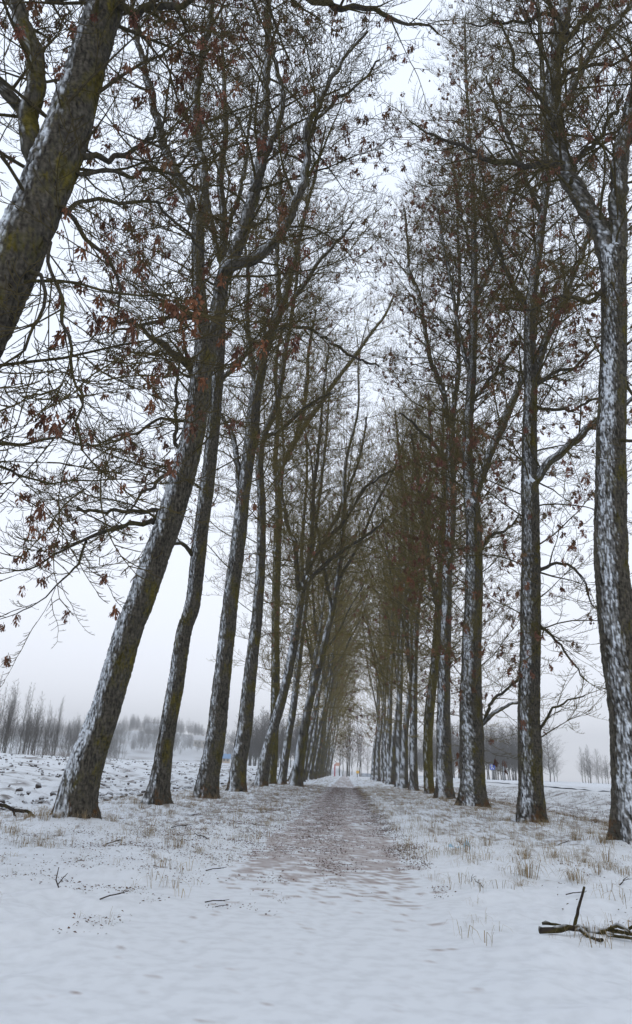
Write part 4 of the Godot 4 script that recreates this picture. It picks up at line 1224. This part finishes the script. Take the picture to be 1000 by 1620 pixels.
		lots.append([q[0], q[1], q[2], "rounded bare tree standing in the hazy line right of the wood", "tree line beyond the road"])
	for k in 60:   # behind the left row
		lots.append([lerpf(-27.0, -9.0, (k + rf(0, 1)) / 60.0), rf(-225, -185), rf(0.75, 1.0), "grey bare woodland tree seen hazily behind the left row of trunks", "wood behind the left row"])
	for q in [[-1.3, -168.0, 0.8], [0.6, -182.0, 0.9], [3.2, -178.0, 0.75], [6.0, -215.0, 0.6], [-4.0, -190.0, 0.85], [8.5, -190.0, 0.7], [1.8, -230.0, 0.7], [-7.0, -200.0, 0.9], [11.0, -225.0, 0.8], [14.0, -220.0, 0.9], [18.0, -228.0, 0.9]]:
		lots.append([q[0], q[1], q[2], "pale bare tree closing the view beyond the end of the path", "trees at the end of the path"])
	for k in lots.size():
		var q: Array = lots[k]
		var kind := k % 4
		var o: Node3D = wood[kind]
		if not first[kind]: o = copy(wood[kind], Vector3.ZERO, 0, 1, "", "")
		first[kind] = false
		o.position = on_ground(q[0], q[1])
		o.rotation.y = rf(0, TAU)
		o.scale = Vector3.ONE * q[2]
		tag(o, q[3], "tree", q[4])
	# woods that read as one mass: on the far slope, and deep behind the road
	var mass_spots := []
	var mass_tints := []
	for k in 1700:
		var x := rf(-330.0, -50.0)
		var z := -rf(400.0, 670.0)
		if noise_b.get_noise_2d(x * 0.012, z * 0.02) < -0.05 and z > -600.0: continue
		mass_spots.append(Transform3D(Basis(Vector3.UP, rf(0, TAU)).scaled(Vector3.ONE * rf(0.5, 0.95)), on_ground(x, z)))
		mass_tints.append(Color.WHITE * rf(0.8, 1.2))
	tag(scatter("distant_wood", wood[0].get_node("crown").mesh, mass_spots, mass_tints, self), "hazy grey wood covering the slope beyond the left field", "wood")
	mass_spots = []
	mass_tints = []
	for k in 50:
		var x := rf(20.0, 60.0)
		mass_spots.append(Transform3D(Basis(Vector3.UP, rf(0, TAU)).scaled(Vector3(1, rf(0.6, 1.1), 1)), on_ground(x, -rf(215.0, 330.0))))
		mass_tints.append(Color.WHITE * rf(0.8, 1.2))
	tag(scatter("roadside_wood", wood[1].get_node("crown").mesh, mass_spots, mass_tints, self), "dense grey wood massed behind the road on the right", "wood")
	# slim pale birches at the path's end, with some brown leaves
	var birch := Node3D.new()
	birch.name = numbered("birch_tree")
	add_child(birch, true)
	tag(birch, "slim pale trunk with sparse brown leaves at the end of the path", "tree", "birches at the end of the path")
	far_tree(birch, 500, 13.0, 0.11, 24, 0.2, 1.0, 0.016, 0.35)
	var bl := []
	var bt := []
	for k in 160:
		var a := rf(0, TAU)
		var y := rf(4.5, 12.5)
		var rr := rf(0.3, 2.2)
		bl.append(Transform3D(Basis().scaled(Vector3.ONE * rf(1.6, 2.8)), Vector3(cos(a) * rr, y, sin(a) * rr)))
		bt.append(Color(0.15, 0.07, 0.04) * rf(0.7, 1.3))
	scatter("dead_leaves", cluster_meshes[3], bl, bt, birch)
	var spots2 := [[0.25, -155.0, 1.0], [0.75, -157.0, 1.05], [-0.6, -163.0, 0.9], [2.4, -160.0, 0.95], [3.2, -166.0, 0.8]]
	for k in spots2.size():
		var o: Node3D = birch if k == 0 else copy(birch, Vector3.ZERO, 0, 1, "", "")
		o.position = on_ground(spots2[k][0], spots2[k][1])
		o.rotation.y = rf(0, TAU)
		o.scale = Vector3.ONE * spots2[k][2]

	# ---- signs, fence and buildings far off
	var red := plain(Color(0.70, 0.28, 0.32), 0.5)
	var steel := plain(Color(0.62, 0.64, 0.66), 0.5)
	var white := plain(Color(0.9, 0.9, 0.9), 0.6)
	var s1 := thing("red_sign_post", "red post with a pale orange board at the path's end", "sign", on_ground(-1.96, -140.0))
	pole("post", [Vector3(0, -0.2, 0), Vector3(0, 2.0, 0)], 0.11, red, s1)
	boxed("board", Vector3(0.1, 1.75, -0.03), Vector3(0.86, 2.28, 0.03), plain(Color(0.84, 0.68, 0.61), 0.6), s1)
	boxed("board_rim", Vector3(0.06, 1.70, -0.05), Vector3(0.90, 1.75, 0.05), white, s1)
	var s2 := thing("yellow_sign", "yellow sign with a white panel above it at the path's end", "sign", on_ground(2.13, -140.0))
	pole("post", [Vector3(0, -0.2, 0), Vector3(0, 1.9, 0)], 0.04, steel, s2)
	boxed("yellow_plate", Vector3(-0.26, 0.62, 0.045), Vector3(0.26, 1.04, 0.08), plain(Color(0.90, 0.72, 0.28), 0.5), s2)
	boxed("white_plate", Vector3(-0.24, 1.07, 0.045), Vector3(0.24, 1.68, 0.08), white, s2)
	var s3 := thing("blue_road_sign", "small blue road sign with a white figure beside the road", "sign", on_ground(27.8, -150.0))
	pole("post", [Vector3(0, -0.3, 0), Vector3(0, 2.75, 0)], 0.05, steel, s3)
	boxed("plate", Vector3(-0.46, 1.85, 0.055), Vector3(0.46, 2.77, 0.09), plain(Color(0.16, 0.36, 0.80), 0.5), s3)
	var fig := Buf.new()
	fig.quad(Vector3(-0.34, 2.42, 0.094), Vector3(-0.25, 2.72, 0.094), Vector3(0.02, 2.72, 0.094), Vector3(0.08, 2.42, 0.094), Color.WHITE)
	fig.quad(Vector3(-0.22, 1.95, 0.094), Vector3(-0.25, 2.42, 0.094), Vector3(-0.08, 2.42, 0.094), Vector3(-0.10, 1.95, 0.094), Color.WHITE)
	fig.quad(Vector3(0.14, 1.95, 0.094), Vector3(-0.06, 2.42, 0.094), Vector3(0.08, 2.42, 0.094), Vector3(0.28, 1.95, 0.094), Color.WHITE)
	part("white_figure", fig.mesh(white), s3)
	var s4 := thing("grey_marker_post", "plain grey post beside the blue road sign", "post", on_ground(29.9, -150.0))
	pole("post", [Vector3(0, -0.3, 0), Vector3(0, 2.8, 0)], 0.09, steel, s4)
	boxed("cap", Vector3(-0.1, 2.8, -0.1), Vector3(0.1, 2.86, 0.1), steel, s4)
	var fence := thing("low_fence", "low blue-grey fence across the open gap at the path's end", "fence", on_ground(5.4, -172.0))
	var fm := plain(Color(0.38, 0.45, 0.52), 0.6)
	for k in 5: boxed("post", Vector3(-1.9 + k * 0.95, -0.2, -0.05), Vector3(-1.8 + k * 0.95, 0.75, 0.05), fm, fence)
	for k in 3: boxed("rail", Vector3(-1.95, 0.15 + k * 0.22, 0.05), Vector3(2.0, 0.27 + k * 0.22, 0.09), fm, fence)
	var pale := plain(Color(0.78, 0.76, 0.72))
	var snow_roof := plain(Color(0.88, 0.9, 0.93))
	house("snowy_house", "snow roofed house on the far slope beside a dark conifer", on_ground(-165.0, -545.0) , Vector3(9, 3.0, 7), 3.6, plain(Color(0.55, 0.52, 0.5)), snow_roof, 0.3)
	house("snowy_house", "long snow roofed building on the far slope behind the second left trunk", on_ground(-140.0, -565.0), Vector3(17, 3.0, 8), 4.2, plain(Color(0.6, 0.57, 0.55)), snow_roof, 0.15)
	house("blue_roofed_house", "pale house with a bright blue roof across the left field", on_ground(-65.6, -420.0), Vector3(5.6, 2.3, 6), 2.2, plain(Color(0.80, 0.72, 0.62)), plain(Color(0.42, 0.62, 0.82), 0.5), 0.1)
	house("pale_house", "pale house low on the slope under the golden dome", on_ground(-101.0, -530.0), Vector3(8, 4.0, 7), 3.0, pale, snow_roof, 0.2)
	var ch := thing("domed_church", "tiny white church tower with a golden dome on the far slope", "church", on_ground(-105.2, -560.0))
	var ty := 18.0 - ch.position.y
	boxed("wall", Vector3(-3.5, -2, -4), Vector3(3.5, maxf(2.0, ty - 8.0), 4), pale, ch)
	boxed("tower", Vector3(-1.9, maxf(2.0, ty - 8.0), -1.9), Vector3(1.9, ty - 2.0, 1.9), plain(Color(0.75, 0.76, 0.8)), ch)
	var dome := Buf.new()
	var prof := PackedFloat32Array([1.7, 2.1, 2.0, 1.4, 0.7, 0.25, 0.08])
	var dp := PackedVector3Array()
	for k in 7: dp.append(Vector3(0, ty - 2.0 + k * 0.55, 0))
	tube(dome, dp, prof, 16, Color.WHITE)
	part("dome", dome.mesh(plain(Color(0.90, 0.66, 0.22), 0.35)), ch)
	boxed("cross", Vector3(-0.06, ty + 1.2, -0.06), Vector3(0.06, ty + 2.4, 0.06), plain(Color(0.9, 0.66, 0.22), 0.35), ch)

	# ---- on the snow: fallen branches, twigs, tufts, a scrap of blue plastic
	rng.seed = 91
	var g0 := on_ground(0.96, -4.17) + Vector3(0, 0.006, 0)
	stick("fallen_branch", "dark broken branch with an upright fork lying on foreground snow", "branch", [
		[0, 0.012, 0, 0.011, 0.09, 0.014, -0.02, 0.0105, 0.18, 0.02, -0.05, 0.010, 0.28, 0.012, -0.03, 0.009, 0.36, 0.02, -0.02, 0.008, 0.44, 0.015, 0.0, 0.006, 0.52, 0.02, 0.01, 0.004],
		[0.185, 0.02, -0.05, 0.0075, 0.215, 0.075, -0.09, 0.0065, 0.25, 0.13, -0.13, 0.0055, 0.285, 0.185, -0.17, 0.005],
		[0.03, 0.03, -0.06, 0.005, 0.10, 0.03, -0.06, 0.0045, 0.14, 0.022, -0.05, 0.004],
		[0.21, 0.015, -0.04, 0.008, 0.235, -0.005, 0.05, 0.007, 0.27, 0.0, 0.10, 0.006],
		[0.33, 0.02, -0.02, 0.006, 0.38, 0.045, 0.0, 0.007, 0.42, 0.03, 0.05, 0.005],
		[0.42, 0.015, -0.02, 0.006, 0.46, 0.04, -0.03, 0.006, 0.50, 0.03, -0.02, 0.004],
		[0.32, 0.01, 0.02, 0.006, 0.38, 0.012, 0.08, 0.005, 0.45, 0.008, 0.10, 0.004]], g0)
	stick("arched_branch", "arched dark branch half buried beside the nearest left trunk", "branch", [
		[-0.52, -0.03, 0.12, 0.022, -0.46, 0.06, 0.1, 0.021, -0.36, 0.15, 0.06, 0.019, -0.24, 0.16, 0.03, 0.018, -0.1, 0.11, 0, 0.017, 0.0, 0.10, 0, 0.018, 0.12, 0.09, 0, 0.015, 0.24, 0.0, 0.02, 0.01],
		[-0.11, 0.11, 0, 0.014, -0.06, 0.03, 0.02, 0.010, -0.02, -0.03, 0.03, 0.008],
		[0.10, 0.09, 0, 0.010, 0.16, 0.04, 0.06, 0.012, 0.18, -0.03, 0.08, 0.010]], on_ground(-4.35, -10.6))
	stick("arched_branch", "bare thin brush standing from snow between the first two left trunks", "branch", [
		[0, 0, 0, 0.008, 0.12, 0.16, 0, 0.006, 0.2, 0.36, 0.02, 0.003],
		[0.0, 0, 0.02, 0.007, -0.15, 0.14, 0.02, 0.005, -0.25, 0.2, 0.0, 0.003],
		[0.05, 0.06, 0, 0.005, 0.2, 0.12, 0.05, 0.004, 0.36, 0.13, 0.08, 0.003]], on_ground(-4.7, -14.2))
	# small fallen twigs, each its own thing
	var tw := Buf.new()
	tube(tw, PackedVector3Array([Vector3(-0.09, 0.006, 0), Vector3(-0.03, 0.016, 0.01), Vector3(0.03, 0.012, -0.006), Vector3(0.09, 0.02, 0.008)]), PackedFloat32Array([0.0045, 0.004, 0.0035, 0.002]), 6, Color(0.05, 0.038, 0.03))
	tube(tw, PackedVector3Array([Vector3(0.0, 0.014, 0), Vector3(0.035, 0.02, 0.03), Vector3(0.06, 0.018, 0.055)]), PackedFloat32Array([0.003, 0.0025, 0.0015]), 5, Color(0.05, 0.038, 0.03))
	var twm := tw.mesh(M.bark)
	for q in [[-1.67, -4.77, 1.1, 2.2, 0.9], [-1.29, -4.66, 0.9, 0.3, 0.2], [-0.75, -4.95, 0.8, 0.1, 0.05], [-0.70, -4.8, 0.5, 0.7, 0.0], [-0.98, -6.3, 0.9, 0.2, 0.1], [-2.2, -7.6, 1.3, 0.8, 0.2], [-1.5, -8.4, 1.2, 2.5, 0.1], [-1.95, -9.6, 1.4, 0.2, 0.1], [0.95, -5.9, 0.7, 2.0, 0.3], [1.0, -6.5, 0.6, 1.2, 0.5], [1.55, -5.6, 0.8, 0.1, 0.1], [2.1, -6.3, 0.9, 0.9, 0.2], [1.9, -4.9, 0.9, 0.4, 0.3], [1.3, -8.9, 1.0, 2.6, 0.3], [2.6, -9.8, 1.2, 0.5, 0.2], [-2.9, -5.6, 1.2, 2.9, 0.1], [-2.4, -12.4, 1.5, 0.4, 0.1], [-1.3, -11.5, 1.5, 2.0, 0.1]]:
		var o := top("fallen_twig", twm)
		o.transform = Transform3D(Basis.from_euler(Vector3(0, q[3], q[4])).scaled(Vector3.ONE * q[2]), on_ground(q[0], q[1]) + Vector3(0, 0.004, 0))
		tag(o, "small dark forked twig lying loose on the snow %s" % ("left of the path" if q[0] < -0.8 else "right of the path" if q[0] > 0.6 else "of the path itself"), "twig", "twigs dropped on the snow")
	# tufts of dry grass
	var tufts := []
	for k in 3: tufts.append(make_tuft(600 + k, [46, 34, 26][k], [0.20, 0.15, 0.24][k], [0.16, 0.14, 0.07][k]))
	var named := {0: "thick tan grass tuft behind the foreground fallen branch", 1: "dry grass tuft bent under snow beside the blue plastic scrap", 2: "tall tan grass tuft in front of the nearest right trunk", 3: "low grass tuft on the left verge before the nearest left trunk"}
	var tuft_at := [[1.46, -6.6, 1.15], [1.20, -8.15, 1.25], [3.0, -10.6, 1.5], [-2.62, -6.9, 0.8]]
	rng.seed = 93
	for k in 110:
		var left := k % 5 < 2
		var z := -5.2 - 20.0 * pow(rng.randf(), 1.4)
		var x := (rf(1.2, 4.6) if not left else -rf(1.3, 4.8))
		if absf(x) * 5.2 > absf(z) * 2.6 + 4.0: x *= 0.7
		tuft_at.append([x, z, rf(0.45, 1.1)])
	for q in [[1.25, -5.9, 0.6], [1.75, -6.2, 0.9], [2.1, -6.9, 0.9], [1.75, -8.0, 1.0], [2.2, -8.6, 1.1], [2.6, -8.2, 1.2], [1.6, -9.2, 0.9], [-3.1, -9.5, 1.0], [-3.45, -9.2, 0.9], [-2.2, -9.0, 0.9], [2.9, -9.3, 1.3]]:
		tuft_at.append(q)
	for t in NEAR:
		if t.at.z < -32.0 or t.at.z > -6.0: continue
		for k in 6:
			var a := rf(-0.6, PI + 0.6)
			tuft_at.append([t.at.x + cos(a) * rf(0.33, 0.6), t.at.z + sin(a) * rf(0.33, 0.6), rf(0.6, 1.0)])
	for k in tuft_at.size():
		var q: Array = tuft_at[k]
		var o := top("grass_tuft", tufts[k % 3])
		o.transform = Transform3D(Basis(Vector3.UP, rf(0, TAU)).scaled(Vector3(1, rf(0.7, 1.1), 1) * q[2]), on_ground(q[0], q[1]))
		if named.has(k): tag(o, named[k], "grass tuft")
		else:
			var where: String = "close to the camera" if q[1] > -7.5 else "level with the first trunks" if q[1] > -12.0 else "between the second and third trunks" if q[1] > -18.0 else "among the farther trunks"
			tag(o, "dry grass tuft in snow on the %s verge %s" % ["left" if q[0] < 0 else "right", where], "grass tuft", "grass tufts on the %s verge %s" % ["left" if q[0] < 0 else "right", where])
	# blue plastic
	var bp := thing("plastic_scrap", "torn scrap of pale blue plastic caught behind a grass tuft", "litter", on_ground(1.22, -8.42))
	for s in 2:
		var b := Buf.new()
		var nx := 9
		for i in nx + 1:
			for j in 4:
				var u := i / float(nx)
				var x := lerpf(-0.15, -0.04, u) if s == 0 else lerpf(0.0, 0.08, u)
				var y := (0.02 + 0.015 * sin(u * 7.0) if s == 0 else 0.075 * sin(0.5 + u * 2.4)) + 0.015 * noise_b.get_noise_2d(x * 30.0, j * 3.0)
				b.v.append(Vector3(x, y - j * 0.012, j * 0.010 + 0.01 * sin(u * 11.0)))
				b.n.append(Vector3(0, 0.7, 0.7))
				b.c.append(Color(0.40, 0.60, 0.76) * (1.0 + 0.3 * noise_a.get_noise_2d(x * 60.0, j * 2.0)))
		for i in nx:
			for j in 3:
				var a := i * 4 + j
				b.i.append_array(PackedInt32Array([a, a + 4, a + 1, a + 1, a + 4, a + 5]))
		part("fold", b.mesh(M.straw), bp)

	# ---- uncountable things: litter, thin grass, clods, stubble
	var holder := self
	var place := []
	var tint := []
	rng.seed = 95
	for k in 120000:
		var z := -3.4 - 38.0 * pow(rng.randf(), 1.25)
		var side := rng.randf()
		var x := rf(-4.6, 4.6)
		if side < 0.45: x = -absf(rng.randfn(1.5, 0.9))
		elif side < 0.6: x = rng.randfn(0.62, 0.12)
		elif side < 0.75: x = rf(-0.6, 0.6)
		var keep := (0.55 if x < 0.0 else 0.42) + 0.9 * noise_b.get_noise_2d(x * 1.4, z * 0.9) + 0.03 * (-z - 6.0)
		if x > 0.75 and x < 1.3: keep -= 0.3
		if z > -8.0: keep -= (0.22 if absf(x + 0.16) < 0.9 else 0.17) * (z + 8.0)
		if absf(x) < 0.6: keep -= 0.1
		if rng.randf() > keep: continue
		place.append(Transform3D(Basis.from_euler(Vector3(rf(-0.4, 0.4), rf(0, TAU), rf(-0.4, 0.4))).scaled(Vector3.ONE * rf(0.22, 0.72)), on_ground(x, z) + Vector3(0, 0.004, 0)))
		var t := rf(0.6, 1.4)
		tint.append(Color(0.13 * t, 0.085 * t, 0.062 * t))
	var lit := scatter("leaf_litter", litter_mesh(700), place, tint, holder)
	tag(lit, "brown leaf and seed litter strewn over the snowy path and verges", "leaf litter")
	place = []
	tint = []
	var thin := make_tuft(620, 5, 0.11, 0.10)
	for k in 24000:
		var z := -4.0 - 40.0 * pow(rng.randf(), 1.5)
		var x := rf(-5.2, 6.0)
		if absf(x + 0.16) < 0.72 or (z > -7.0 and rng.randf() < 0.6): continue
		if x < 0 and rng.randf() < 0.35: continue
		if 0.5 * noise_b.get_noise_2d(x * 0.9 + 20.0, z * 0.6) + 0.02 * absf(x) + 0.014 * (-z - 8.0) < rf(-0.15, 0.30): continue
		place.append(Transform3D(Basis(Vector3.UP, rf(0, TAU)).scaled(Vector3.ONE * rf(0.35, 1.35)), on_ground(x, z)))
		tint.append(Color.WHITE * rf(0.6, 1.1))
	tag(scatter("thin_grass", thin, place, tint, holder), "thin dry grass blades scattered through snow on both verges", "grass")
	place = []
	tint = []
	for k in 20000:
		var z := -7.0 - 75.0 * pow(rng.randf(), 1.5)
		var x := -rf(4.9, 14.0 + absf(z) * 0.5)
		if noise_b.get_noise_2d(x * 0.7 + 9.0, z * 0.45) + 0.4 * noise_a.get_noise_2d(x * 0.3, z * 2.2) < rf(-0.2, 0.45): continue
		place.append(Transform3D(Basis.from_euler(Vector3(rf(-0.5, 0.5), rf(0, TAU), rf(-0.5, 0.5))).scaled(Vector3(1.2, rf(0.6, 1.2), 1.0) * (0.3 + 1.1 * pow(rng.randf(), 2.5))), on_ground(x, z)))
		tint.append(Color.WHITE * rf(0.7, 1.15))
	tag(scatter("soil_clods", clod_mesh(3), place, tint, holder), "dark soil clods showing through snow on the ploughed left field", "soil")
	place = []
	tint = []
	var stub := make_tuft(630, 7, 0.09, 0.14)
	for k in 9000:
		var z := -8.0 - 60.0 * pow(rng.randf(), 1.4)
		var x := rf(4.6, 8.4 + 0.04 * absf(z))
		place.append(Transform3D(Basis(Vector3.UP, rf(0, TAU)).scaled(Vector3.ONE * rf(0.4, 1.1)), on_ground(x, z)))
		tint.append(Color(0.55, 0.42, 0.38) * rf(0.5, 1.1))
	tag(scatter("stubble", stub, place, tint, holder), "short brown stubble in snow between the right row and road", "stubble")
	place = []
	tint = []
	var reed := make_tuft(640, 9, 1.5, 1.3)
	for k in 700:
		var f := pow(rng.randf(), 1.3)
		var p := on_ground(lerpf(-38.0, -84.0, f) + rf(-4, 4), lerpf(-95.0, -300.0, f) + rf(-6, 6))
		place.append(Transform3D(Basis(Vector3.UP, rf(0, TAU)).scaled(Vector3(3, 1, 3) * rf(0.5, 1.1)), p))
		tint.append(Color(0.5, 0.4, 0.38) * rf(0.6, 1.0))
	tag(scatter("dry_weeds", reed, place, tint, holder), "pale dry weeds along the far edge of the left field", "weeds")
